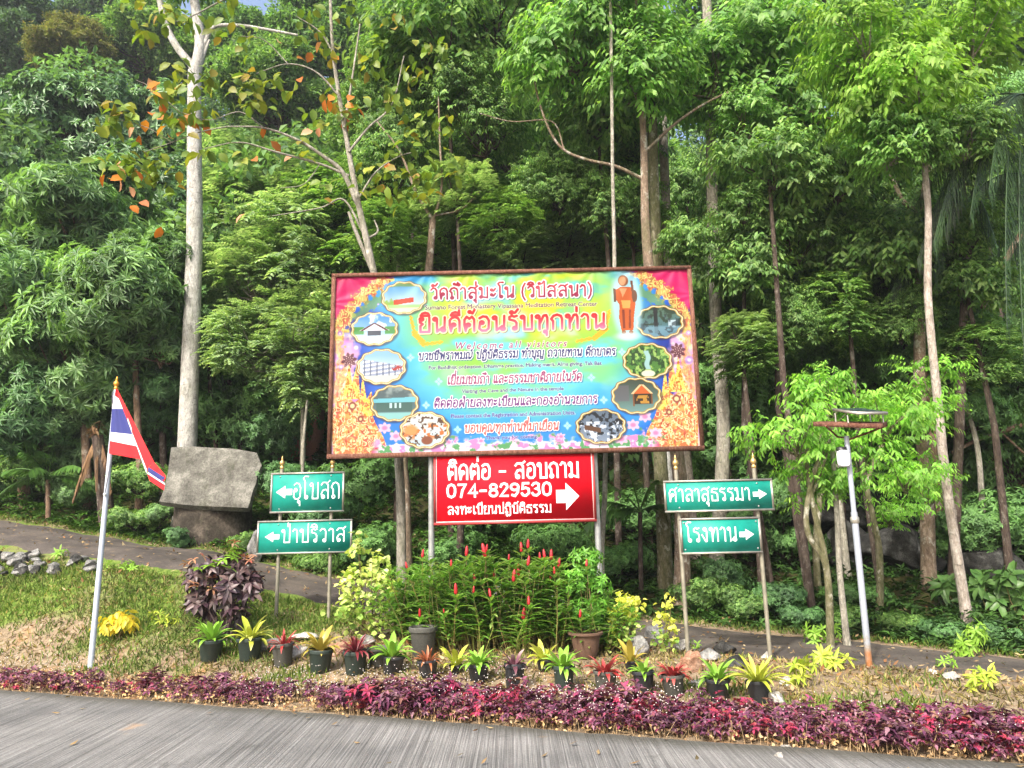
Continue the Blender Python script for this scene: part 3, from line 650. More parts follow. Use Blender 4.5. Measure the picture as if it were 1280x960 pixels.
# ---------------------------------------------------------------- billboard
YB = 10.0
def pxu(px, py):     # photo pixel -> banner units (452 x 222, v down)
    px = np.asarray(px, float); py = np.asarray(py, float)
    t_ = (py-342)/222
    for _ in range(2):
        xl = 420-7*t_; xr = 862+11*t_; s = (px-xl)/(xr-xl); top = 346-9*s; bot = 566-4*s; t_ = (py-top)/(bot-top)
    return s*452, t_*222
def banner_paint(NX, NY):
    U, V = np.meshgrid((np.arange(NX)+.5)/NX*452, (np.arange(NY)+.5)/NY*222)
    img = np.zeros((NY, NX, 3))
    def blend(c, m): 
        c = np.asarray(c, float); img[:] = img*(1-m[..., None]) + c*m[..., None]
    sm = lambda a, b, x: sstep(a, b, x)
    s = U/452; t_ = V/222
    # blue field, cyan halo, green-yellow heart
    img[:] = (.13, .50, .90)
    cx, cy = pxu(650, 420); d = np.hypot((U-cx)/215, (V-cy)/150)+ (fbm(U/60, V/60, 3)-.5)*.35
    blend((.22, .68, .95), sm(1.05, .6, d)); blend((.42, .85, .93), sm(.85, .45, d))
    n1 = fbm(U/55+V/90, V/22-U/160, 8, 4)
    gmask = sm(1.0, .35, np.hypot((U-cx-5)/185, (V-cy+8)/135))
    blend((.52, .88, .62), sm(.22, .48, n1)*gmask); blend((.58, .86, .25), sm(.30, .58, n1)*gmask*.95)
    blend((.93, .93, .12), sm(.42, .70, n1+.09*sm(120, 0, V))*sm(1.1, .2, np.hypot((U-cx)/150, (V-cy+45)/80)))
    blend((.80, .93, .98), sm(.58, .8, fbm(U/50+9, V/26, 17))*.6*gmask)
    ray = np.sin((U+V*1.3)/11+3*fbm(U/80, V/80, 5))*.5+.5
    blend((.45, .85, 1.0), ray*.25*sm(60, 200, V)*sm(140, 260, U))
    # deep blue behind the medallions
    dl = (U < 226); e = np.abs(U-226)
    db = sm(150, 205, e+(fbm(U/40, V/40, 14)-.5)*40)*sm(20, 60, V)
    blend((.06, .22, .72), db*.95); blend((.03, .10, .50), sm(.45, .7, fbm(U/30, V/30, 33))*db*.8)
    # magenta corners
    c1 = sm(82, 68, np.minimum(U, 452-U)*1.0+V*1.35+(fbm(U/12, V/12, 9)-.5)*16)
    blend((.88, .05, .42), c1); blend((.75, .02, .30), c1*.6*sm(.4, .7, fbm(U/25, V/25, 4)))
    # gold side ornaments
    E = np.minimum(U, 452-U)
    flow = fbm(E/9, V/14, 22, 4); fil = np.sin(20*flow+E/3)*.5+.5; fil2 = np.sin(26*fbm(E/7+4, V/7, 27, 3))*.5+.5
    def gold(mask, a=1, dark=(.62, .38, .16), mid=(.92, .76, .36), hi=(.97, .90, .50)):
        blend(mid, mask*a); blend(dark, mask*a*sm(.4, .75, fil)); blend((.80, .30, .25), mask*a*sm(.52, .66, fbm(E/6, V/6, 91, 3))*.7); blend(hi, mask*a*sm(.6, .95, fil2))
    def band(pts, w0, wn=6):
        pts = [pxu(*q) for q in pts]; d = np.full(U.shape, 1e9)
        for (x0, y0), (x1, y1) in zip(pts[:-1], pts[1:]):
            L2 = (x1-x0)**2+(y1-y0)**2; k = np.clip(((E-x0)*(x1-x0)+(V-y0)*(y1-y0))/L2, 0, 1)
            d = np.minimum(d, np.hypot(E-x0-k*(x1-x0), V-y0-k*(y1-y0)))
        return sm(w0, w0-2.5, d+(fbm(E/5, V/5, 44)-.5)*wn*2)
    # pale pink-lilac side column with bokeh
    col = sm(34, 24, E+(fbm(U/14, V/14, 61)-.5)*22)*sm(60, 90, V)
    blend((.90, .66, .82), col); blend((.98, .93, .80), col*sm(.5, .65, fbm(U/10, V/10, 63))); blend((.80, .50, .85), col*sm(.55, .7, fbm(U/12, V/12, 66))*.8)
    gold(band([(424, 418), (428, 400), (440, 385), (458, 368), (482, 352)], 9, 9), .9)
    gold(band([(421, 410), (424, 440), (426, 470), (420, 500)], 7, 9), .5, (.85, .45, .25), (.95, .80, .45))
    blend((.45, .62, .30), band([(446, 396), (462, 382), (480, 372)], 7, 7)*.7)
    for (bx, by, br) in ((445, 436, 8), (452, 428, 5), (442, 450, 5), (850, 437, 8), (862, 455, 7), (846, 447, 5), (470, 491, 2.5), (473, 381, 2), (425, 418, 4), (426, 460, 4), (862, 420, 4)):
        u, v = pxu(bx, by); dd = np.hypot(U-u, V-v); blend((.66, .55, .95), sm(br, br*.6, dd)*.7); blend((1, 1, 1), sm(br*.5, 0, dd))
    for sgn_pts in ([(436, 452), (848, 443)],):
        for (bx, by) in sgn_pts:
            u, v = pxu(bx, by); dd = np.hypot(U-u, V-v); an = np.arctan2(V-v, U-u)
            blend((.42, .22, .28), sm(9.5, 7.5, dd+1.5*np.sin(8*an))); blend((.85, .72, .70), sm(.2, .8, np.sin(8*an)*np.sin(dd*1.3))*sm(8, 6, dd))
    # dragon-like ornate heads in both lower corners: layered flames
    foot = [(416, 566), (413, 520), (432, 478), (441, 505), (452, 497), (462, 512), (468, 528), (478, 545), (486, 566)]
    def poly(pts, mirror=True, raw=False):
        q = [(p if raw else pxu(*p)) for p in pts]; X = E if mirror else U; ins = np.zeros(U.shape, bool)
        for (x0, y0), (x1, y1) in zip(q, q[1:]+q[:1]):
            if y0 == y1: continue
            c = ((V < y0) != (V < y1)) & (X < (x1-x0)*(V-y0)/(y1-y0)+x0); ins ^= c
        return ins.astype(float)
    gold(poly(foot), 1, (.78, .45, .24), (.92, .68, .36), (.98, .90, .68))
    gold(poly([(447, 520), (453, 470), (458, 500), (464, 490), (468, 520)]), 1, (.75, .5, .1), (.96, .85, .35))
    gold(poly([(428, 500), (436, 455), (440, 480), (447, 452), (450, 500)]), 1, (.75, .5, .1), (.96, .85, .35))
    gold(band([(418, 515), (430, 505), (445, 515), (455, 535), (462, 560)], 7, 4), 1, (.74, .34, .22), (.94, .72, .42), (1, .92, .7))
    for bx, by, rr in ((440, 508, 6), (450, 524, 5), (826, 0, 0)):
        if rr:
            u, v = pxu(bx, by); dd = np.hypot(E-u, V-v); blend((.55, .28, .22), sm(rr, rr-2, dd)); blend((.98, .85, .6), sm(rr-2.5, rr-4, dd))
    blend((.92, .12, .35), poly([(462, 566), (468, 556), (480, 554), (487, 566)])*.9)
    # lotus band along the foot
    nb = fbm(U/8, V/6, 71, 3); foots = sm(205, 212, V+(nb-.5)*26)*sm(45, 62, E)
    blend((.96, .90, .97), foots); blend((.88, .55, .80), foots*sm(.52, .62, nb)); blend((.35, .65, .40), foots*sm(.58, .66, fbm(U/7+30, V/7, 74)))
    for (bx, by) in ((480, 535), (494, 545), (790, 535), (805, 525), (818, 545), (775, 552), (700, 548), (600, 552), (640, 550), (560, 553)):
        u, v = pxu(bx, by); dd = np.hypot(U-u, (V-v)*1.3); an = np.arctan2(V-v, U-u); rr = 9 if abs(u-226) > 120 else 6
        blend((.97, .78, .90), sm(rr, rr-3, dd+1.5*np.cos(6*an))); blend((.90, .45, .68), sm(rr*.55, rr*.2, dd)*.8); blend((.35, .62, .38), sm(3, 1, np.hypot(U-u-rr, V-v-5))*.7)
    # medallions
    def medal(px, py, rx, ry, fn):
        u, v = pxu(px, py); dx = (U-u)/rx; dy = (V-v)/ry; an = np.arctan2(dy, dx); d = np.hypot(dx, dy)+.035*np.cos(12*an)
        blend((.10, .12, .20), sm(1.17, 1.05, np.hypot(dx-.04, dy-.06))*.5)
        blend((.55, .40, .18), sm(1.10, 1.06, d)); blend((.98, .95, .80), sm(1.05, 1.02, d)); blend((.80, .62, .25), sm(1.0, .98, d))
        inside = sm(.96, .93, d); keep = img.copy(); fn(dx, dy, u, v); new = img.copy(); img[:] = keep*(1-inside[..., None])+new*inside[..., None]
    N = lambda sc, sd: fbm(U/sc, V/sc, sd, 3)
    def skyfill(a, b, dy): 
        img[:] = np.array(a)*(1-np.clip((dy+1)/2, 0, 1))[..., None]+np.array(b)*np.clip((dy+1)/2, 0, 1)[..., None]
    def box_(dx, dy, x0, x1, y0, y1): return ((dx > x0) & (dx < x1) & (dy > y0) & (dy < y1)).astype(float)
    def m1(dx, dy, u, v):
        skyfill((.35, .65, .88), (.92, .96, .98), dy*1.3); blend((.42, .58, .32), sm(-.65, -.8, dy)*.9)
        blend((.55, .72, .30), sm(.1, .3, dy+(N(6, 3)-.5)*.6)*sm(.0, -.5, dx)); blend((.80, .22, .08), box_(dx, dy+.15*dx, -.5, .45, .05, .38)); blend((.65, .85, .55), sm(.4, .5, dy)); blend((.95, .9, .8), sm(.62, .7, dy))
    def m2(dx, dy, u, v):
        skyfill((.28, .58, .90), (.85, .94, .98), dy*1.4); blend((1, 1, 1), sm(.5, .65, N(8, 4))*.8)
        blend((.30, .60, .30), sm(.28, .2, np.abs(dy-.1))*sm(.45, .5, np.abs(dx))); roof = ((dy > -.38) & (dy < .1) & (np.abs(dx) < (dy+.42)*1.3)).astype(float)
        blend((.90, .90, .95), roof); blend((.35, .12, .15), roof*(np.abs(np.abs(dx)-(dy+.38)*1.2) < .07)); blend((.25, .28, .35), box_(np.abs(dx), dy, 0, .3, .1, .42)); blend((.96, .96, .97), sm(.45, .5, dy))
    def m3(dx, dy, u, v):
        skyfill((.55, .75, .92), (.97, .97, .98), dy*1.5); b = ((dy > -.25+dx*.25) & (dy < .55) & (dx > -.8)).astype(float)
        blend((.62, .68, .80), b); blend((.96, .96, .98), b*(np.sin(dy*26+dx*5) > .2)); blend((.35, .40, .50), b*(np.sin(dx*24) > .7)*.7); blend((.70, .25, .25), box_(dx, dy, .45, .95, -.05, .25)*(N(4, 6) > .5)); blend((.82, .86, .84), sm(.5, .56, dy))
    def m4(dx, dy, u, v):
        skyfill((.30, .36, .38), (.35, .50, .52), dy); blend((.55, .62, .62), sm(.4, .7, N(9, 7))*(dy < -.3)); blend((.45, .78, .85), ((dy > -.3+dx*-.05) & (dy < -.05)).astype(float)); blend((.25, .40, .38), box_(dx, dy, -.8, .8, -.05, .5)); blend((.75, .90, .90), box_(dx, dy, -.3, .3, -.02, .3)*(np.sin(dx*30) > 0)); blend((.55, .80, .80), sm(.5, .6, dy))
    def m5(dx, dy, u, v):
        skyfill((.86, .86, .84), (.75, .88, .95), dy); blend((.80, .45, .20), sm(.52, .6, N(5, 9))*sm(-.5, -.2, dy)*sm(.7, .3, dy)); blend((.35, .22, .15), sm(.6, .66, N(4, 19))); blend((.98, .60, .35), sm(.4, .2, np.hypot(dx+.6, dy-.0))); blend((.55, .30, .20), sm(.28, .2, np.hypot(dx-.1, dy-.6)))
    def m6(dx, dy, u, v):
        skyfill((.30, .42, .32), (.30, .50, .62), dy); blend((.15, .24, .16), sm(.45, .6, N(6, 5))*(dy < .2)); blend((.10, .12, .12), box_(dx, dy, -.25, -.08, -1, .75)); blend((.75, .85, .90), box_(dx, dy, .38, .72, -.1, .35)); blend((.45, .62, .70), sm(.2, .35, dy)*.8); blend((.13, .17, .2), sm(.55, .65, N(5, 25))*.6)
    def m7(dx, dy, u, v):
        skyfill((.22, .42, .16), (.32, .55, .20), dy); blend((.12, .26, .08), sm(.45, .55, N(4, 15))); blend((.60, .76, .38), sm(.58, .66, N(4, 35))); blend((.62, .80, .80), sm(.14, .08, np.abs(dx+.04*np.sin(dy*8)))*(dy > -.6)*(dy < .5)); blend((.9, .9, .8), sm(.35, .25, np.hypot(dx, (dy-.75)*1.5)))
    def m8(dx, dy, u, v):
        skyfill((.20, .24, .18), (.45, .62, .62), dy); blend((.40, .38, .42), box_(dx, dy, -.9, -.3, -.6, .3)*.7); roof = ((dy > -.65) & (dy < -.1) & (np.abs(dx-.25) < (dy+.75)*.75)).astype(float)
        blend((.80, .38, .14), roof); blend((.92, .80, .60), roof*(np.abs(np.abs(dx-.25)-(dy+.70)*.7) < .06)); blend((.20, .15, .10), box_(dx, dy, -.1, .65, -.1, .5)); blend((.75, .55, .20), box_(dx, dy, -.0, .55, -.0, .45)*(N(4, 8) > .5)); blend((.5, .3, .15), box_(dx, dy, -.15, -.08, -.1, .6)+box_(dx, dy, .62, .7, -.1, .5))
    def m9(dx, dy, u, v):
        skyfill((.35, .42, .50), (.55, .62, .72), dy); blend((.10, .12, .15), sm(.48, .56, N(4, 11))); blend((.85, .90, .97), sm(.55, .62, N(4, 41))*(dy > -.3)); blend((.38, .26, .18), box_(dx, dy-.3*dx, -.7, -.0, .1, .4))
    for a_ in ((505.7, 373, 27, 20, m1), (468, 412.5, 28, 20, m2), (476.6, 460, 29, 21, m3), (492.5, 505, 28, 21, m4), (530, 538, 29, 21, m5),
               (825.7, 406, 29, 20, m6), (809.7, 455.6, 29, 21, m7), (794.7, 499, 29, 21, m8), (749.7, 536, 29, 20, m9)): medal(*a_)
    # standing robed figure
    def ell(px, py, rx, ry, c, a=1):
        u, v = pxu(px, py); blend(c, sm(1.1, .85, np.hypot((U-u)/rx, (V-v)/ry))*a)
    def pl(pts, c, a=1): blend(c, poly(pts, False)*a)
    u, v = pxu(785, 382); blend((.72, .90, .97), sm(1.25, .8, np.hypot((U-u)/19, (V-v)/44))*.85)
    ell(781, 352, 6.5, 7.5, (.55, .32, .18)); ell(780, 352, 4.5, 6, (.80, .55, .36))
    pl([(771, 364), (778, 360), (790, 360), (797, 366), (796, 384), (794, 398), (793, 416), (778, 417), (775, 400), (776, 384), (771, 376)], (.78, .36, .12))
    pl([(776, 362), (786, 362), (780, 374)], (.86, .60, .40)); pl([(778, 378), (790, 378), (789, 388), (780, 388)], (.92, .66, .32))
    pl([(779, 390), (782, 390), (783, 414), (780, 414)], (.52, .20, .08)); pl([(788, 390), (790, 390), (790, 414), (787, 414)], (.55, .22, .08))
    pl([(768, 362), (771, 362), (772, 380), (769, 380)], (.40, .26, .18)); pl([(790, 352), (793, 352), (796, 378), (793, 380)], (.45, .28, .18)); ell(795, 372, 3.5, 8, (.42, .26, .16))
    ell(781, 419, 3, 2.5, (.60, .36, .22)); ell(790, 419, 3, 2.5, (.60, .36, .22)); blend((.85, .95, 1), sm(8, 2, np.hypot((U-pxu(786, 424)[0])/3, V-pxu(786, 424)[1]))*.8)
    # small gold swashes beside the greeting
    for pts in ([(514, 398), (518, 418), (530, 432), (552, 430)], [(763, 392), (758, 414), (744, 426), (722, 430)]):
        q = [pxu(*p) for p in pts]; d = np.full(U.shape, 1e9)
        for i, ((x0, y0), (x1, y1)) in enumerate(zip(q[:-1], q[1:])):
            k = np.clip(((U-x0)*(x1-x0)+(V-y0)*(y1-y0))/((x1-x0)**2+(y1-y0)**2), 0, 1); d = np.minimum(d, np.hypot(U-x0-k*(x1-x0), V-y0-k*(y1-y0))-(2.5 if i == 1 else 1))
        blend((.93, .72, .12), sm(1.8, .2, d+1.2*np.sin(U)*np.sin(V*1.4))*.95)
    # writing -------------------------------------------------------
    def dist(strokes):
        D = np.full(U.shape, 99.)
        for st in strokes:
            for (x0, y0), (x1, y1) in zip(st[:-1], st[1:]):
                i0 = max(0, int((min(y0, y1)-5)/222*NY)); i1 = min(NY, int((max(y0, y1)+5)/222*NY)+1); j0 = max(0, int((min(x0, x1)-5)/452*NX)); j1 = min(NX, int((max(x0, x1)+5)/452*NX)+1)
                if i0 >= i1 or j0 >= j1: continue
                u, v = U[i0:i1, j0:j1], V[i0:i1, j0:j1]; L2 = (x1-x0)**2+(y1-y0)**2+1e-9
                k = np.clip(((u-x0)*(x1-x0)+(v-y0)*(y1-y0))/L2, 0, 1)
                D[i0:i1, j0:j1] = np.minimum(D[i0:i1, j0:j1], np.hypot(u-x0-k*(x1-x0), v-y0-k*(y1-y0)))
        return D
    def line(txt, px0, px1, pyb, hpx, th, ca, cb, outline=(1, 1, 1), ow=1.6, shadow=(.05, .30, .60), shear=0, slope=-.018):
        st, w = thai(txt); k = (px1-px0)/w; out_ = []
        for s_ in st:
            l = []
            for a_, b_ in s_:
                x_ = px0+a_*k+b_*hpx*shear; y_ = pyb-b_*hpx+slope*(x_-px0); l.append(tuple(float(q) for q in pxu(x_, y_)))
            out_.append(l)
        D = dist(out_)
        if shadow: 
            D2 = np.roll(np.roll(D, 2, 0), 2, 1); blend(shadow, sm(th+ow+.4, th+ow-.8, D2)*.55)
        blend(outline, sm(th+ow+.3, th+ow-.4, D))
        g_ = np.clip((V-pxu(px0, pyb-hpx)[1])/hpx, 0, 1)[..., None]; col = np.array(ca)*(1-g_)+np.array(cb)*g_
        m = sm(th+.35, th-.35, D)[..., None]; img[:] = img*(1-m)+col*m
    line('วัดถ้ำสุ่มะโน (วิปัสสนา)', 539, 741, 375, 14, 1.2, (.72, .12, .22), (.60, .10, .30), ow=1.5)
    line('ยินดีต้อนรับทุกท่าน', 524, 757, 417, 18, 1.7, (.80, .04, .10), (.97, .50, .66), (1, .95, .78), 1.5, (.45, .25, .15))
    line('บวชชีพราหมณ์ ปฏิบัติธรรม ทำบุญ ถวายทาน ตักบาตร', 523, 769, 452, 8.2, .72, (.10, .12, .42), (.10, .12, .42), ow=1.1, shear=.12)
    line('เยี่ยมชมถ้ำ และธรรมชาติภายในวัด', 559, 726, 482.5, 9, .72, (.60, .18, .42), (.60, .18, .42), ow=1.1, shear=.12)
    line('ติดต่อฝ่ายลงทะเบียนและกองอำนวยการ', 542, 745, 511, 8.6, .72, (.42, .12, .48), (.42, .12, .48), ow=1.1, shear=.12)
    line('ขอบคุณทุกท่านที่มาเยือน', 580, 696, 541.5, 8.6, .72, (.88, .32, .32), (.88, .32, .32), ow=1.1, shear=.12)
    def latin(txt, px0, px1, pyb, hpx, c, shear=0, off=0, sp=1.0, ol=.0, slope=-.018):
        cu = bpy.data.curves.new('print', 'FONT'); cu.body = txt; cu.size = 1; cu.resolution_u = 2; cu.space_character = sp; cu.shear = shear
        o = bpy.data.objects.new('print', cu); COL.objects.link(o); bpy.context.view_layer.update()
        me = bpy.data.meshes.new_from_object(o.evaluated_get(bpy.context.evaluated_depsgraph_get())); bpy.data.objects.remove(o); bpy.data.curves.remove(cu)
        me.calc_loop_triangles(); v_ = np.array([q.co[:2] for q in me.vertices]); T_ = np.array([q.vertices[:] for q in me.loop_triangles]); bpy.data.meshes.remove(me)
        x0, x1 = v_[:, 0].min(), v_[:, 0].max(); k = (px1-px0)/(x1-x0); X_ = px0+(v_[:, 0]-x0)*k; Y_ = pyb-v_[:, 1]/.72*hpx+slope*(X_-px0)
        a_, b_ = pxu(X_, Y_); M = np.zeros((NY*3, NX*3), bool); a_ = a_/452*NX*3-.5; b_ = b_/222*NY*3-.5
        for t3 in T_:
            xs_, ys_ = a_[t3], b_[t3]; i0, i1 = int(max(0, ys_.min()))-1, int(ys_.max())+2; j0, j1 = int(max(0, xs_.min()))-1, int(xs_.max())+2
            if i0 < 0 or i1 > NY*3 or j0 < 0 or j1 > NX*3: continue
            jj, ii = np.meshgrid(np.arange(j0, j1), np.arange(i0, i1)); s0 = None; ok = np.ones(jj.shape, bool)
            ar = (xs_[1]-xs_[0])*(ys_[2]-ys_[0])-(xs_[2]-xs_[0])*(ys_[1]-ys_[0]); sg = 1 if ar > 0 else -1
            for q in range(3):
                x_, y_ = xs_[q], ys_[q]; x2, y2 = xs_[(q+1) % 3], ys_[(q+1) % 3]; ok &= sg*((x2-x_)*(ii-y_)-(y2-y_)*(jj-x_)) >= -.3*abs(x2-x_+y2-y_)
            M[i0:i1, j0:j1] |= ok
        m = M.reshape(NY, 3, NX, 3).mean((1, 3))
        if ol:
            mm = m.copy()
            for dy in (-1, 0, 1):
                for dx in (-1, 0, 1): mm = np.maximum(mm, np.roll(np.roll(m, dy, 0), dx, 1))
            blend((1, 1, 1), mm*ol)
        blend(c, np.clip(m*1.35, 0, 1))
    latin('Sumano Forest Monastery Vipassana Meditation Retreat Center', 532, 748, 388.5, 6, (.42, .18, .40), ol=.5)
    latin('Welcome all visitors', 570, 709, 439, 9, (.62, .20, .45), .25, sp=1.35, ol=.85)
    latin('For Buddhist ordination, Dhamma practice, Making merit, Alms giving, Tak Bat', 536, 752, 464, 4.6, (.35, .25, .52), ol=.55)
    latin('Visiting the Cave and the Nature in the temple', 577, 704, 493.5, 4.6, (.38, .30, .58), ol=.5)
    latin('Please contact the Registration and Administration Units.', 563, 718, 524, 4.8, (.38, .30, .62), ol=.5)
    latin('Thank you for coming.', 606, 671, 550.5, 4.2, (.38, .30, .62), ol=.5)
    for (bx, by) in ((513, 449), (778, 444), (548, 479), (739, 476), (532, 508), (754, 504), (571, 538), (708, 535)):
        u, v = pxu(bx, by); dx, dy = np.abs(U-u), np.abs(V-v); blend((.72, .93, 1), sm(7, 3, dx+dy)*(sm(2.6, 1.2, np.minimum(dx, dy)))*.95); blend((.25, .65, .9), sm(1.4, .6, np.abs(dx-dy)+.6)*sm(5, 4, dx+dy)*.6)
    img = img*.97+.03*np.array([.85, .9, .92])
    return np.clip(img, 0, 1)
def banner(parent, x0, x1, z0, z1):
    NX, NY = 720, 354
    img = banner_paint(NX, NY); lin = s2l(img)
    lin = lin*0.44
    u = np.linspace(0, 1, NX+1); v = np.linspace(0, 1, NY+1); UU, VV = np.meshgrid(u, v)
    # slack creases pulled from the tie points along the top and the sides
    wr = .022*(fbm(UU*5, VV*3, 2)-.5)
    for cxx in np.linspace(.03, .97, 9):
        an = np.arctan2(VV+.03, (UU-cxx)*2); dd = np.hypot((UU-cxx)*2, VV); wr = wr+.010*np.sin(an*9+cxx*20)*np.exp(-dd*5)*np.clip(dd*12, 0, 1)
    for cyy in np.linspace(.15, .9, 5):
        for sx in (0, 1):
            dd = np.hypot((UU-sx)*2, VV-cyy); an = np.arctan2(VV-cyy, np.abs(UU-sx)+.02); wr = wr+.007*np.sin(an*8+cyy*9)*np.exp(-dd*7)*np.clip(dd*12, 0, 1)
    V = np.stack([x0+(x1-x0)*UU, wr-.035, z1-(z1-z0)*VV], -1).reshape(-1, 3); n = NX+1
    i = (np.arange(NY)[:, None]*n+np.arange(NX)[None])
    a = Acc(); a.add(V, np.stack([i, i+n, i+n+1, i+1], -1).reshape(-1, 4))
    m, nt, bs, out = newmat('printed_vinyl'); at = nt.nodes.new('ShaderNodeAttribute'); at.attribute_name = 'print'
    nt.links.new(at.outputs['Color'], bs.inputs['Base Color']); bs.inputs['Roughness'].default_value = .5; bs.inputs['Specular IOR Level'].default_value = .25
    me = a.mesh('banner', m, True)
    c = me.color_attributes.new('print', 'FLOAT_COLOR', 'CORNER')
    cc = np.concatenate([lin.reshape(-1, 3), np.ones((NX*NY, 1))], 1).astype(np.float32); c.data.foreach_set('color', np.repeat(cc, 4, axis=0).ravel())
    return obj('banner', me, parent)
TLc, TRc, BRc, BLc = [P(*q, YB) for q in [(421,347),(861,338),(872,561),(414,566)]]
bx0, bx1 = (TLc[0]+BLc[0])/2, (TRc[0]+BRc[0])/2; bz1, bz0 = (TLc[2]+TRc[2])/2, (BLc[2]+BRc[2])/2
gb = h1(0, YB)
bb = thing('billboard', (0, YB, gb), 'large colourful temple welcome banner in a rusty frame over a red contact panel', 'billboard')
banner(bb, bx0, bx1, bz0-gb, bz1-gb)
for (a_, b_) in (((bx0-.05, bz1-.005), (bx1+.05, bz1+.045)), ((bx0-.05, bz0-.06), (bx1+.05, bz0+.005)), ((bx0-.05, bz0+.006), (bx0+.004, bz1-.006)), ((bx1-.004, bz0+.006), (bx1+.05, bz1-.006))):
    f = Acc(); vert = abs(a_[0]-b_[0]) < .2; e = .001 if vert else 0
    face_box(f, a_[0], b_[0], a_[1]-gb, b_[1]-gb, -.07+e, .0-e); f.build('frame_bar', M_rust, bb)
for xm in (-1.3, 0, 1.3):
    f = Acc(); face_box(f, xm-.02, xm+.02, bz0+.006-gb, bz1-.006-gb, .002, .04); f.build('frame_bar', M_rust, bb)
for (px, pb, pt) in ((537, 700, 540), (747, 690, 746)):
    x = (P(px, 690, YB)[0]+P(pt, 570, YB)[0])/2
    a = Acc(); a.tube([(x, .075, h1(x, YB)-gb-.1), (x, .075, bz0-gb+.3)], .042, 16); a.build('post', M_galv, bb, True)
A, B = P(545, 568, YB), P(743, 649, YB); pa = thing_part('contact_panel', bb)
x0, x1, z1, z0 = A[0], B[0], A[2]-gb, B[2]-gb
f = Acc(); face_box(f, x0, x1, z0, z1, -.02, .02); f.build('face', M_red, pa)
f = Acc()
for q in ((x0-.03, x1+.03, z1, z1+.03), (x0-.03, x1+.03, z0-.035, z0), (x0-.03, x0, z0+.001, z1-.001), (x1, x1+.03, z0+.001, z1-.001)): face_box(f, *q, -.03, .03)
f.build('frame', solid('dark_red_trim', (.30,.03,.03), .5), pa)
f = Acc(); i_ = .012
for q in ((x0, x1, z1-i_, z1), (x0, x1, z0, z0+i_), (x0, x0+i_, z0+i_, z1-i_), (x1-i_, x1, z0+i_, z1-i_)): face_box(f, *q, -.024, -.0205)
f.build('border_line', solid('pink_border_paint', (.8,.5,.5), .5), pa)
f = Acc(); k = (x1-x0)/198.
ribbons(f, fit('ติดต่อ - สอบถาม', x0+15*k, x0+180*k, z0+(81-28)*k, 18.5*k), .030, -.026)
ribbons(f, fit('074-829530', x0+14*k, x0+145*k, z0+(81-50)*k, 15*k), .032, -.026)
ribbons(f, fit('ลงทะเบียนปฏิบัติธรรม', x0+15*k, x0+144*k, z0+(81-71)*k, 9.5*k), .017, -.026)
f.build('lettering', M_letter, pa)
f = Acc(); arrow(f, x0+151*k, x0+180*k, z0+29*k, 34*k, True, -.026); f.build('arrow', M_letter, pa)

# ---------------------------------------------------------------- flagpole and flag
g = ground(113, 836); Yf = g[1]
fp = thing('flagpole', g, 'slim white flagpole with a gilded tip standing on the lawn edge', 'flagpole')
tp = P(145, 487, Yf); sx = tp[0]-g[0]
a = Acc(); a.tube([(0, 0, -.1), (sx*.5, 0, (tp[2]-g[2])*.5), (sx, 0, tp[2]-g[2])], [.034, .03, .024], 14); a.build('pole', solid('white_painted_pole', (.42,.47,.55), .4, .1, var=.08), fp, True)
finial(fp, (sx, 0, tp[2]-g[2]), 1.0, mat=solid('gilded_tip', (.75,.35,.05), .3, .6))
pts = []
rp = P(140, 570, Yf-.05)-g; rq = P(131, 617, Yf-.05)-g
a = Acc(); a.tube([(sx-.03, -.02, tp[2]-g[2]-.03), rp, rq], .006, 5); a.build('halyard', solid('dark_rope', (.12,.12,.14), .8), fp)
a = Acc(); a.lathe([(0, 0), (.014, .005), (.018, .02), (.014, .035), (0, .04)], 10); a.build('cleat', M_letter, fp, True, rq-np.array([0, 0, .03]))
